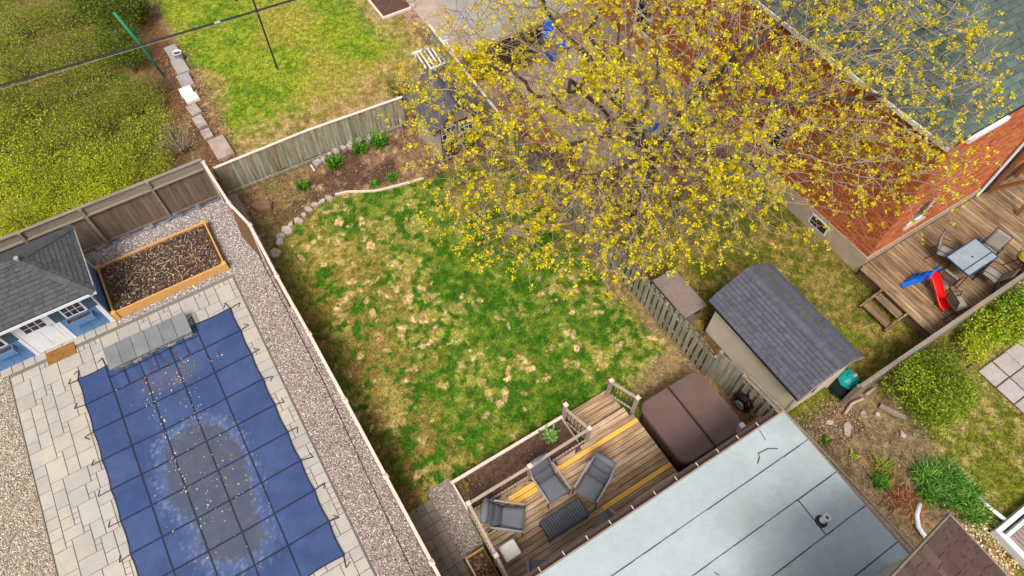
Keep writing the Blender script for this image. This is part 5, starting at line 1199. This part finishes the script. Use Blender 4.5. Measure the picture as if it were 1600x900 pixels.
# shingles as far as the frame can see them
def on(p, qd, t): return tuple(p[i]+(qd[i]-p[i])*t for i in range(3))
shingles([[on(q[3], q[0], 0), q[0], T1, T2], [q[0], q[1], T1]], shing3_m, bh, ex=.2, w=.42, th=.018, limit=300)
ridge_caps(q[0], T1, shing3_m, bh, .32)
MB().beam((HX-.1, HY-.0, rz_-.07), (HX-.1, 8.2, rz_-.07), .1, .12).beam((HX-.1, 8.25, rz_-.07), (HX-.1, YE, rz_-.07), .1, .12).build('gutter', white_m, bh)
MB().beam((HX+.6, HY-.05, rz_-.1), (HX+2.2, HY-.05, rz_-.1), .1, .13).build('gutter', white_m, bh)
MB().tube([(21.4, HY-.08, 3.4), (21.4, HY-.08, .55)], .05, 8).build('downspout', white_m, bh); MB().tube([(21.53, HY-.09, 3.6), (21.53, HY-.09, .55)], .05, 8).build('cable_conduit', black_m, bh)
# wooden lean-to past the downspout
lo_ = thing('lean_to', 'dark wooden lean-to frame with orange brown posts beyond the raised deck', 'lean-to', (22.6, 3.9, RD))
for x, y in ((21.9, 4.4), (23.3, 4.4), (21.9, 3.3), (23.3, 3.3)): MB().box(x-.06, y-.06, RD, x+.06, y+.06, RD+2.2).build('post', orangewood_m, lo_)
MB().beam((21.9, 4.4, RD+.2), (21.9, 3.3, RD+2.0), .08, .1).beam((22.0, 4.42, RD+1.1), (23.3, 4.42, RD+1.1), .08, .1).beam((21.9, 3.3, RD+2.15), (23.3, 3.3, RD+2.15), .1, .1).build('brace', orangewood_m, lo_)
MB().box(21.75, 4.48, RD, 24, 4.52, RD+2.3).build('dark_interior_sheet', sheddark_m, lo_)  # dark-coloured sheet standing in for the shaded interior behind the posts

# ------------------------------------------------------------------ front right yard
CED = [srgb(126, 150, 36), srgb(146, 160, 42), srgb(106, 132, 32), srgb(160, 168, 46), srgb(92, 118, 30)]
YEL = [srgb(170, 180, 40), srgb(182, 188, 44), srgb(160, 172, 38), srgb(150, 164, 38), srgb(188, 186, 46)]
OLV = [srgb(130, 142, 44), srgb(140, 148, 48), srgb(120, 132, 40), srgb(146, 146, 54), srgb(126, 124, 50)]
shrub('round dense green cedar bush beside the plank fence', 14.1, .5, 1.08, 1.7, CED, 16000, (.02, .05), 9, 'bush', 'cedar_bush', lobes=26, hollow=.72)
shrub('yellow green leafy shrub against the plank fence by the paving', 17.6, .95, 1.0, 1.0, YEL+GRN[:2], 2600, (.03, .06), 8, lobes=12)
shrub('smaller yellow shrub at the corner of the square paving', 16.75, .75, .6, .6, YEL, 1100, (.03, .055), 6, lobes=8)
shrub('dark green shrub at the right edge behind the square paving', 18.9, 1.0, .9, .9, GRN+YEL[:2], 2000, (.03, .06), 8, lobes=10)
shrub('brown straggly shrub between cedar bush and yellow shrubs', 15.9, 1.15, .8, .5, OLV+BROWN[:2], 1500, (.02, .045), 8, lobes=9)
rp = sheet('square_paving', 16.4, 22, -6, .2, .006, soil_m)
for i in range(9):
    for j in range(10):
        piece('paver', .585, .585, .05, rpaver_m, rp, (16.72+i*.62+rnd.uniform(-.01, .01), -.12-j*.62+rnd.uniform(-.01, .01), -.02+rnd.uniform(0, .008)), rz=rnd.gauss(0, .012), ch=.012, ws=False)
tag(MB().box(15.95, .28, 0, 16.75, .42, .1, .02, None).build('timber_edging', redwood_m), 'old brown timber edging at the head of the square paving', 'timber')
litter('leaf_litter', 'tan fallen leaves and chips beside the tan shed and composter', 11.2, 1.3, .0, 1.1, .65, 2600, BROWN+[srgb(176, 148, 118), srgb(96, 66, 46), srgb(84, 60, 46)], (.012, .032), .03)
litter('leaf_litter', 'sparse tan chips on the bare soil between roof and cedar bush', 11.9, -.3, .0, 1.5, 1.2, 1300, BROWN+[srgb(164, 126, 100)], (.01, .028), .015)
litter('leaf_litter', 'pale straw mulch between the brown roof and white hatch', 12.4, -3.1, .0, .8, .9, 900, [srgb(200, 170, 126), srgb(170, 136, 96), srgb(216, 192, 150)], (.02, .05), .03)
litter('leaf_litter', 'brown leaves along the foot of the stone bordered thicket', .25, 23, .0, .7, 4, 900, BROWN+[srgb(140, 96, 70)], (.025, .06), .03)
litter('leaf_litter', 'brown leaf litter scattered over the patio beneath the maple', 12.6, 14.8, .03, 2.6, 3.4, 2600, BROWN+[srgb(150, 110, 60)], (.02, .05), .03)
litter('leaf_litter', 'leaf litter under the maple along the picket fence', 10.4, 8.5, .0, .9, 3.2, 900, BROWN, (.02, .05), .02)
tag(MB().tube([(12.0, 1.3, .06), (12.4, 1.42, .07), (12.8, 1.36, .06)], [.045, .05, .04], 8).build('log', railwood_m), 'pale bare branch log lying below the composter', 'log')
tag(MB().tube([(12.95, 1.4, .07), (13.35, 1.42, .06)], [.05, .04], 8).build('log', railwood_m), 'short pale log between composter branch and cedar bush', 'log')
tag(MB().tube([(13.05, .95, .06), (13.2, .6, .1), (13.4, .28, .06)], [.09, .11, .07], 8).build('log', fencerail_m), 'grey log lying at the left foot of the cedar bush', 'log')
for i, (x, y, w, d, lb) in enumerate([(11.75, .95, .42, .24, 'long tan flat rock in the soil below the pale branch log'), (12.95, 0.0, .24, .16, 'pale stone on bare soil below the cedar bush'), (11.45, 1.35, .22, .18, 'small buff stone near the composter'), (12.5, 1.05, .16, .12, 'small grey stone beside the pale branch log'), (12.75, -1.0, .3, .2, 'flat stone at the top left of the daylily clump'), (12.8, .8, .14, .12, 'small white stone left of the grey log'), (15.0, 5.75, .1, .1, 'small white block on the grass beside the tan shed')]):
    stone(lb, x, y, w, d, .07, None, name='stone')
DAY = [srgb(76, 126, 36), srgb(102, 150, 50), srgb(58, 102, 30), srgb(132, 170, 74)]
for i, (x, y, r, lb) in enumerate([(12.45, -1.15, .42, 'upper left clump of green daylily leaves beside white pipe'), (13.0, -1.4, .42, 'upper right clump of green daylily leaves beside white pipe'), (12.5, -1.75, .4, 'middle left clump of daylily leaves above the brown roof corner'), (13.05, -2.0, .36, 'right clump of daylily leaves touching the long white pipe'), (12.7, -2.45, .36, 'lower clump of daylily leaves at the brown roof edge'), (12.15, -1.5, .3, 'left clump of daylily leaves beside the bent white pipe')]):
    tuft_plant(lb, x, y, r, .38, DAY, 210, .013, name='daylily_clump', group='daylily clumps by the white pipes')
tuft_plant('small green plant on bare soil right of the flat roof', 11.36, -.62, .26, .22, GRN, 80)
tuft_plant('olive weedy tuft above the small green plant on bare soil', 11.75, -.35, .35, .15, OLV, 110, .012)
tuft_plant('pale lime sprout on bare soil near the flat roof edge', 11.3, .3, .14, .1, [srgb(190, 200, 60), srgb(150, 180, 50)], 24)
tuft_plant('tiny green weed by the roof corner and leaf litter', 10.96, 1.0, .14, .12, GRN, 30)
tuft_plant('orange dead fern fronds on the soil left of the daylilies', 11.5, -1.15, .42, .2, [srgb(158, 98, 58), srgb(136, 82, 48), srgb(176, 120, 76), srgb(116, 74, 48)], 90, .012, name='dead_fern')
tuft_plant('tan withered fern fronds beside the bent white pipe', 11.5, -1.6, .4, .16, [srgb(190, 140, 90), srgb(176, 120, 72)], 60, .01, name='dead_fern')
# white pipes and hatch
tag(MB().tube([(11.75, -1.55, .14), (11.45, -1.72, .12), (11.25, -1.95, .12), (11.2, -2.2, .14), (11.25, -2.6, .16)], .065, 10).build('drain_pipe', white_m, smooth=True), 'bent white drain pipe left of the daylily clumps', 'pipe')
tag(MB().tube([(13.2, -1.95, .1), (13.22, -2.3, .12), (13.26, -2.7, .14), (13.3, -3.05, .18)], .055, 10).build('drain_pipe', white_m, smooth=True), 'straight white drain pipe running from daylilies to the white hatch', 'pipe')
ha = thing('cellar_hatch', 'white framed hatch with ribbed taupe panels at the lower right corner', 'hatch', (13.6, -3.9, 0))
MB().box(12.78, -3.14, 0, 15.2, -3.02, .3, .01).box(12.78, -6, 0, 12.9, -3.145, .3, .01).build('frame', white_m, ha); MB().box(12.905, -3.34, 0, 15.2, -3.24, .24, .01).box(12.95, -6, 0, 13.0, -3.345, .22, .01).build('inner_frame', white_m, ha)
for k in range(16): MB().box(13.02+k*.12, -6, 0, 13.02+k*.12+.1, -3.36, .2, .01).build('panel_rib', ribtaupe_m, ha)
nb = MB().add([(10.6, -3.35, 2.9), (12.5, -3.9, 2.9), (12.5, -6, 3.2), (10.2, -6, 3.2), (10.6, -3.35, 2.8), (12.5, -3.9, 2.8), (12.5, -6, 3.1), (10.2, -6, 3.1)], [(0, 3, 2, 1), (4, 5, 6, 7), (0, 1, 5, 4), (1, 2, 6, 5), (2, 3, 7, 6), (3, 0, 4, 7)])

# ------------------------------------------------------------------ rear neighbour
cs = sheet('garden_kerb', -.18, .62, 20.2, 27.4, -.03, soil_m)
BL = [(.34, 26.9, .5, .9, 'grey concrete kerb block at the far end beneath the white bucket', concgrey_m), (.32, 25.95, .5, .95, 'long grey concrete kerb block next to the fallen green pole', concgrey_m), (.24, 25.0, .5, .8, 'grey concrete kerb block before the white broken slabs', concgrey_m), (.08, 24.35, .48, .5, 'white broken slab in the garden kerb, upper one', cream_m), (.14, 23.9, .5, .4, 'white broken slab in the garden kerb, lower one', cream_m), (.02, 23.2, .4, .6, 'brown mossy kerb stone below the white slabs', stone_m), (.0, 22.45, .38, .62, 'pale stone in the middle of the garden kerb', stone_m), (.02, 21.7, .36, .5, 'mossy stone above the wide tan slab of the kerb', stone_m), (.24, 20.75, .62, 1.15, 'wide tan concrete slab at the fence end of the kerb', concrete_m)]
for x, y, w, d, lb, m_ in BL:
    tag(piece('kerb_block', w, d, .16, m_, None, (x, y, -.04), rz=rnd.gauss(.05, .05), rx=rnd.gauss(0, .02), ch=.02), lb, 'kerb block', 'blocks of the rear garden kerb')
bk = thing('bucket', 'white plastic bucket of soil standing on the concrete kerb', 'bucket', (.45, 26.3, .12))
MB().lathe([(.13, 0), (.17, .3), (.18, .3), (.18, .33), (.155, .33), (.15, .24)], (.45, 26.3, .12), 16, cap=False).build('pail', white_m, bk, smooth=True); MB().lathe([(.01, .24), (.155, .245)], (.45, 26.3, .12), 16).build('soil', soil_m, bk)
tag(MB().tube([(-.4, 25.7, 0), (-.62, 25.9, 1.5), (-.9, 26.1, 2.9)], .055, 8).build('green_pole', pole_m, smooth=True), 'leaning green painted metal pole beside the thicket', 'pole')
tag(MB().tube([(-.42, 25.6, .03), (-.2, 24.9, .05), (-.1, 24.3, .05)], .03, 6).build('wood_stake', redwood_m), 'brown wooden stake on the ground below the green pole', 'stake')
cl_ = thing('clothesline_pole', 'dark green clothesline pole standing in the rear lawn', 'pole', (3.6, 23.8, 0))
MB().tube([(3.6, 23.8, 0), (3.62, 23.82, 3.4)], .035, 8).build('pole', dkpole_m, cl_); MB().tube([(3.0, 23.82, 3.3), (4.2, 23.82, 3.3)], .025, 6).build('cross_bar', dkpole_m, cl_)
cb = thing('overhead_cable', 'thick black overhead utility cable crossing the upper left corner', 'cable', (0, 17.5, 6.5))
def sag(x, dz=0): return (x, 17.49-.078*x, 7.0 + .0006*x*x + dz)
MB().tube([sag(x) for x in np.linspace(-45, 45, 60)], .026, 6).build('cable', cable_m, cb); MB().tube([sag(x, -.06-.05*math.sin(x*.3)**2) for x in np.linspace(-45, 45, 90)], .008, 4).build('messenger_wire', taupe_m, cb)
MB().tube([(1.48, 17.375, 7.0), (1.64, 17.362, 7.0)], .034, 8).build('cable_clamp', metal_m, cb)
# bed, concrete, white slatted bench
gb = thing('garden_bed', 'soil garden bed with white border at the top of the rear lawn', 'garden bed', (9.3, 26, 0))
MB().box(8.58, 24.36, 0, 8.66, 28.5, .12, .01).box(8.67, 24.36, 0, 9.95, 24.44, .12, .01).build('border', fencecap_m, gb); MB().box(8.665, 24.445, -.02, 10, 28.5, .05).build('soil', soil_m, gb)
for i, (x, y, lb) in enumerate([(10.05, 24.5, 'buff rock at the corner of the white bordered bed'), (10.2, 24.9, 'second buff rock beside the white bordered bed')]): stone(lb, x, y, .35, .3, .16, None, name='stone')
pc = sheet('concrete_patio', 10.3, 16, 20.7, 34, .012, concgrey_m); 
sheet('concrete_strip', 10.0, 11.3, 20.0, 26, .022, concrete_m)
wb = thing('slatted_bench', 'white slatted bench frame lying beside the grey playhouse', 'bench', (9.3, 20.7, 0))
for k in range(9): MB().beam((8.5+.17*k, 20.1+.02*k, .42), (8.6+.17*k, 21.3, .44), .07, .025).build('slat', white_m, wb)
MB().beam((8.42, 20.12, .4), (10.0, 20.18, .4), .08, .05).beam((8.45, 21.3, .41), (10.1, 21.3, .41), .08, .05).build('rail', white_m, wb)
for x, y in ((8.5, 20.15), (9.9, 20.2), (8.55, 21.25), (10, 21.28)): MB().box(x-.03, y-.03, 0, x+.03, y+.03, .4).build('leg', white_m, wb)
# patio under the tree
tp = sheet('patio_slab', 11.2, 15.4, 12.6, 18.6, .012, concrete_m)
for i in range(4):
    for j in range(5): 
        if rnd.random() < .85: piece('paving_slab', 1.0, 1.15, .05, concrete_m, tp, (11.75+i*1.03, 13.2+j*1.18, -.02+rnd.uniform(0, .006)), ch=.01, ws=False)
tag(MB().box(10.2, 14.8, 0, 11.1, 17.2, .04).build('plywood_sheet', orangewood_m), 'orange brown plywood sheet lying on the patio beneath the maple', 'plywood')
bf = thing('brown_fence', 'dark brown wooden fence across the patio behind the maple crown', 'fence', (11.6, 18.9, 0))
fence_pickets(bf, (9.6, 18.95), (13.0, 18.85), 0, 1.5, .14, .01, .02, darkwood_m, jit=.005); rail(bf, (9.6, 18.88, 1.2), (13, 18.78, 1.2), .05, .08, darkwood_m)
def plastic_chair(label, x, y, ang, proto=[None]):
    if proto[0] is None:
        t = thing('plastic_chair', label, 'chair', (x, y, .02), R_(ang), 'blue plastic chairs on the far patio')
        mb = MB(); pad(mb, -.22, .40, .24, .42, .46, .03, bulge=-.02); mb.build('seat', bluep_m, t, False, True); mb = MB(); pad(mb, -.32, .85, -.22, .42, .46, .03, bulge=-.02); mb.build('backrest', bluep_m, t, False, True)
        for sx, sy in ((.2, .2), (.2, -.2), (-.22, .2), (-.22, -.2)): MB().tube([(sx, sy, .41), (sx*1.15, sy*1.15, 0)], [.02, .015], 6).build('leg', bluep_m, t, False)
        for s in (-1, 1): MB().tube([(.2, s*.24, .42), (.2, s*.25, .62), (-.25, s*.25, .64)], .02, 6).build('arm', bluep_m, t, False)
        proto[0] = t; return t
    t = copy_tree(proto[0]); t.location = (x, y, .02); t.rotation_euler = (0, 0, R_(ang)); t['label'] = label; return t
plastic_chair('blue plastic chair, nearest the camera in the far patio group', 13.0, 18.3, 30)
plastic_chair('blue plastic chair, right one in the far patio group', 13.9, 18.6, 140)
plastic_chair('blue plastic chair, rear one in the far patio group', 13.75, 19.4, 230)
plastic_chair('blue plastic chair, left one in the far patio group', 12.8, 19.2, -40)
# patio clutter by the brick wall
cr = thing('storage_crate', 'grey plastic storage crate by the brick wall beneath the maple', 'crate', (14.7, 12.2, 0)); MB().box(14.4, 11.9, 0, 15.0, 12.5, .4, .02).build('crate_body', concgrey_m, cr); MB().box(14.37, 11.87, .401, 15.03, 12.53, .45, .015).build('crate_lid', white_m, cr)
cr = thing('storage_crate', 'blue plastic storage tub against the brick wall under the branches', 'crate', (14.2, 13.3, 0)); MB().box(14.0, 13.1, 0, 14.5, 13.6, .4, .02).build('crate_body', bluep_m, cr); MB().box(13.98, 13.08, .401, 14.52, 13.62, .43, .01).build('crate_lid', metal_m, cr)

# ------------------------------------------------------------------ thicket behind the pool fence
TH = [(-6.5, 20.3, 1.3, 1.5, YEL, 'bright yellow green shrub above the left end of the board fence'), (-5.1, 20.1, 1.2, 1.2, YEL, 'yellow green shrub against the second panel of the board fence'), (-3.8, 20.2, 1.1, 1.1, YEL, 'yellow green shrub in the middle behind the board fence'),
      (-6.6, 22.4, 1.4, 1.6, YEL, 'tall yellow shrub at the left edge in the thicket'), (-5.0, 21.8, 1.3, 1.2, YEL+OLV[:2], 'green shrub in the left middle of the thicket'), (-3.4, 21.7, 1.2, 1.0, YEL+OLV[:2], 'green shrub in the centre of the thicket'),
      (-2.3, 20.4, 1.0, .9, OLV+YEL[:2], 'olive shrub near the right end of the board fence'), (-2.0, 22.3, 1.1, .9, OLV+YEL[:2], 'olive shrub left of the kerb stones'), (-6.4, 24.6, 1.4, 1.3, YEL+OLV, 'mixed green shrub at the left edge, far part of the thicket'),
      (-4.7, 23.9, 1.3, 1.0, OLV+YEL[:2], 'low olive shrub in the far centre of the thicket'), (-3.0, 23.9, 1.2, .9, OLV, 'low olive shrub behind the centre of the thicket'), (-1.7, 24.4, 1.0, .8, OLV, 'brownish shrub at the foot of the green pole'),
      (-5.3, 26.3, 1.5, .9, OLV, 'dull olive shrub in the upper left corner'), (-3.4, 26.2, 1.4, .8, OLV, 'dull olive shrub below the overhead cable'), (-5.0, 28.6, 1.6, 1.0, OLV, 'dark olive shrub at the upper left frame edge'), (-3.0, 28.4, 1.5, .9, OLV, 'dark olive shrub beside the cedars at the top'), (-4.4, 31, 1.7, 1.0, OLV, 'far dark olive shrub at the very top left'), (-2.3, 30.8, 1.6, 1.1, OLV, 'far olive shrub behind the cedars at the top')]
for x, y, r, h, pal, lb in TH: shrub(lb, x, y, r*1.08, h, pal, 6000, (.018, .042), 12, lobes=22, hollow=.55, group='shrubs of the thicket behind the pool fence', flat=.75)
CD2 = [srgb(62, 88, 20), srgb(90, 112, 26), srgb(46, 68, 18), srgb(128, 136, 30)]
for x, y, r, h, lb in ((-1.3, 26.7, .95, 1.9, 'dark green cedar left of the green pole'), (-1.0, 28.6, 1.1, 2.2, 'dark green cedar behind the green pole top'), (-1.3, 30.6, 1.2, 2.3, 'dark green cedar at the top frame edge'), (-.2, 29.6, .8, 1.5, 'small cedar at the left edge of the rear lawn')):
    shrub(lb, x, y, r, h, CD2, 6500, (.018, .042), 6, 'cedar', 'cedar_shrub', 'cedars beside the rear lawn', lobes=18, hollow=.65)
def bare_shrub(label, x, y, r, h, n=26, m=None, leaves=0, pal=None):
    t = thing('bare_shrub', label, 'shrub', (x, y, 0)); tips = []; mb = MB()
    for i in range(n):
        a = rnd.uniform(0, 6.28); l = r*rnd.uniform(.4, 1); hh = h*rnd.uniform(.5, 1); p0 = (rnd.gauss(0, .05), rnd.gauss(0, .05), 0); p1 = (math.cos(a)*l*.45+rnd.gauss(0, .05), math.sin(a)*l*.45+rnd.gauss(0, .05), hh*.6); p2 = (math.cos(a)*l, math.sin(a)*l, hh)
        mb.tube([p0, p1, p2], [.016, .01, .004], 4)
        for k in range(3):
            f = rnd.uniform(.4, .95); s_ = Vector(p1).lerp(Vector(p2), f); e = s_ + Vector((rnd.gauss(0, .2), rnd.gauss(0, .2), rnd.uniform(0, .25))); mb.tube([s_, e], [.006, .003], 3); tips.append(e)
        tips.append(Vector(p2))
    mb.build('branches', m or twig_m, t, False)
    if leaves:
        P = np.array([list(rnd.choice(tips)) for _ in range(leaves)]) + rng.normal(0, .08, (leaves, 3)); link('foliage', leaf_mesh('foliage', P, (.02, .045), pal), leaf_m, t, ws=False)
    return t
bare_shrub('grey bare twiggy shrub beside the kerb stones', -1.0, 21.3, 1.0, 1.2, 40, twig_m, 200, YEL)
bare_shrub('bare twiggy shrub at the corner of the board fence', -.9, 19.6, .7, 1.0, 26, twig_m, 60, OLV)
bare_shrub('heap of dead brown brush below the green pole', -.8, 24.9, .8, .6, 44, darktwig_m)
bare_shrub('small sparse shrub behind the back fence beside the grey playhouse', 7.1, 19.6, .7, .9, 24, darktwig_m, 260, [srgb(110, 122, 40), srgb(90, 104, 30)])
tuft_plant('small dark green plant at the grey playhouse corner', 7.7, 19.9, .25, .25, GRN, 60)

# ------------------------------------------------------------------ the maple
tr = thing('maple_tree', 'large maple with yellow green spring blossom spreading over the fence', 'tree', (11.3, 10.3, 0))
TBASE = np.array([11.3, 10.3, 0.])
def grow():
    N = 6600; pts = []
    while len(pts) < N:
        p = rng.uniform(-1, 1, 3); r = np.linalg.norm(p)
        if r > 1 or r < .35 or rng.random() > .25+.75*r: continue
        xw = 11.8 + p[0]*8; q_ = np.array([p[0]*(7.9 if p[0] < 0 else 9.6), p[1]*(7.2 if p[1] > 0 else float(np.interp(xw, [7, 9, 12, 14, 16.5], [5.6, 5.5, 5.9, 7.2, 7.7]))), p[2]*(3.3 if p[2] > 0 else 2.4)])
        hr2 = math.hypot(p[0], p[1])
        q_[2] += 6.2 - 1.5*hr2**2 + .5
        q_ += (11.5+.3, 10.6, 0)
        if q_[2] < 2.7 or rng.random() > np.interp(q_[1], [5, 8, 9.8, 12, 16], [1, 1, .66, .28, .18])*(.5 if q_[0] < 8.7 and q_[1] > 13.5 else 1)*float(np.interp(q_[0], [8, 11, 14, 19], [1, .85, .7, .6])): continue
        if q_[0] > 9.3 and q_[1] < 5.5 + .35*min(q_[0]-9.3, 1.5) - 1.4*max(0, q_[0]-12.2) and rng.random() < .93: continue
        if q_[0] > 18.2 and q_[1] < 6 and rng.random() < .6: continue

        pts.append(q_)
    A_ = np.array(pts)
    nodes = [TBASE.copy()]; par = [-1]
    for z in np.arange(.4, 3.0, .4): nodes.append(TBASE + (.06*z, .02*z, z)); par.append(len(nodes)-2)
    D = .34
    near = np.full(len(A_), -1); nd = np.full(len(A_), 1e9); alive = np.ones(len(A_), bool)
    def upd(k0):
        for k in range(k0, len(nodes)):
            d_ = np.linalg.norm(A_-nodes[k], axis=1); m = d_ < nd; nd[m] = d_[m]; near[m] = k
    upd(0); k0 = len(nodes)
    for it in range(70):
        dirs = {}
        for i in np.nonzero(alive)[0]:
            v = A_[i]-nodes[near[i]]; l = np.linalg.norm(v)
            if l > 6: continue
            dirs.setdefault(near[i], np.zeros(3)); dirs[near[i]] += v/max(l, 1e-6)
        if not dirs: break
        for k, v in dirs.items():
            v = v/max(np.linalg.norm(v), 1e-6) + rng.normal(0, .18, 3); v[2] += .04
            v /= np.linalg.norm(v); nodes.append(nodes[k] + v*D); par.append(k)
        upd(k0); k0 = len(nodes)
        alive &= nd > .36
        if len(nodes) > 15000: break
    return np.array(nodes), np.array(par)
ND, PAR = grow()
nN = len(ND); kids = [[] for _ in range(nN)]
for i in range(1, nN): kids[PAR[i]].append(i)
rad = np.zeros(nN)
for i in range(nN-1, -1, -1):
    if not kids[i]: rad[i] = .008
    else: rad[i] = sum(rad[k]**2.15 for k in kids[i])**(1/2.15)
rad = rad*min(1., .33/rad[0]); rad = np.maximum(rad, .0065)
# chains
trunk_mb, limb_mb, branch_mb = MB(), MB(), MB()
def chain(start_parent, i):
    pts = [tuple(ND[start_parent])] if start_parent >= 0 else []; rs = [min(rad[start_parent], rad[i]*1.25)] if start_parent >= 0 else []
    side = []
    while True:
        pts.append(tuple(ND[i])); rs.append(rad[i])
        if not kids[i]: break
        ks = sorted(kids[i], key=lambda k: -rad[k]); side += [(i, k) for k in ks[1:]]; i = ks[0]
    return pts, rs, side
stack = [(-1, 0)]; first = True; limbs = []
while stack:
    sp, i = stack.pop(); pts, rs, side = chain(sp, i); stack += side
    if len(pts) < 2: continue
    if first:
        k = next((j for j, p in enumerate(pts) if p[2] > 3.0), len(pts)-1); 
        trunk_mb.tube(pts[:k+1], rs[:k+1], 12); limbs.append((pts[k:], rs[k:])); first = False
    elif rs[1] > .045: limbs.append((pts, rs))
    else: branch_mb.tube(pts, rs, 4 if rs[1] > .015 else 3, False)
trunk_mb.build('trunk', bark_m, tr, smooth=True)
for pts, rs in limbs: MB().tube(pts, rs, 8).build('limb', bark_m, tr, smooth=True)
branch_mb.build('branches', twig_m, tr, smooth=True)['kind'] = 'stuff'
# twigs and blossom clusters
thin = np.nonzero(rad < .022)[0]
tw = MB(); CC = []; CS = []
dens = lambda p: float(.5*fbm(np.array([p[0]]), np.array([p[1]]), .55, 3, 40)[0] + .5*fbm(np.array([p[0]+p[2]]), np.array([p[2]*1.3]), .6, 3, 41)[0])
for i in thin:
    base = ND[i]; d0 = ND[i]-ND[PAR[i]]; d0 = d0/np.linalg.norm(d0); dn_ = dens(base)
    pk = float(np.clip((dn_-.30)/.2 + .45*np.clip((10.5-base[1])/4, -.6, 1) + .2*np.clip((9-base[0])/3, -.6, 1), .1, 1))
    nt = 1 if kids[i] else 2
    for _ in range(nt):
        if rng.random() < .1: continue
        v = d0*.8 + rng.normal(0, .55, 3); v[2] += .15 - .35*rng.random(); v /= np.linalg.norm(v); L = rng.uniform(.3, 1.05)
        p1 = base + v*L*.4; v2 = v + rng.normal(0, .22, 3); v2[2] -= .08; v2 /= np.linalg.norm(v2); p2 = p1 + v2*L*.35; v3 = v2 + rng.normal(0, .25, 3); v3[2] -= .12; v3 /= np.linalg.norm(v3); p3 = p2 + v3*L*.25
        tw.tube([base, p1, p2, p3], [.0085, .007, .0055, .004], 3, False)
        if rng.random() < pk: CC.append(p3); CS.append(rng.uniform(.065, .14))
        for q_ in (p1, p2, (p2+p3)/2, (p1+p2)/2):
            if rng.random() < .38*pk: CC.append(q_ + rng.normal(0, .035, 3)); CS.append(rng.uniform(.03, .085))
tw.build('twigs', twig_m, tr)['kind'] = 'stuff'
CC = np.array(CC); nl = 14
cl = np.array(CS); d = rng.normal(size=(len(CC), nl, 3)); d /= np.linalg.norm(d, axis=2)[..., None]
P = (CC[:, None] + d*(cl[:, None]*rng.uniform(.3, 1, (len(CC), nl)))[..., None]).reshape(-1, 3)
cc = np.array([srgb(220, 204, 8), srgb(234, 218, 12), srgb(194, 190, 12), srgb(222, 188, 8)])
me = leaf_mesh('blossom', P, (.014, .04), [tuple(c) for c in cc], .7, colvar=(.8, 1.15), tint=np.repeat(rng.choice([.75, .9, 1, 1, 1.08], len(CC)), nl))
link('blossom', me, leaf_m, tr)['kind'] = 'stuff'
print('tree', nN, 'clusters', len(CC), 'limbs', len(limbs))
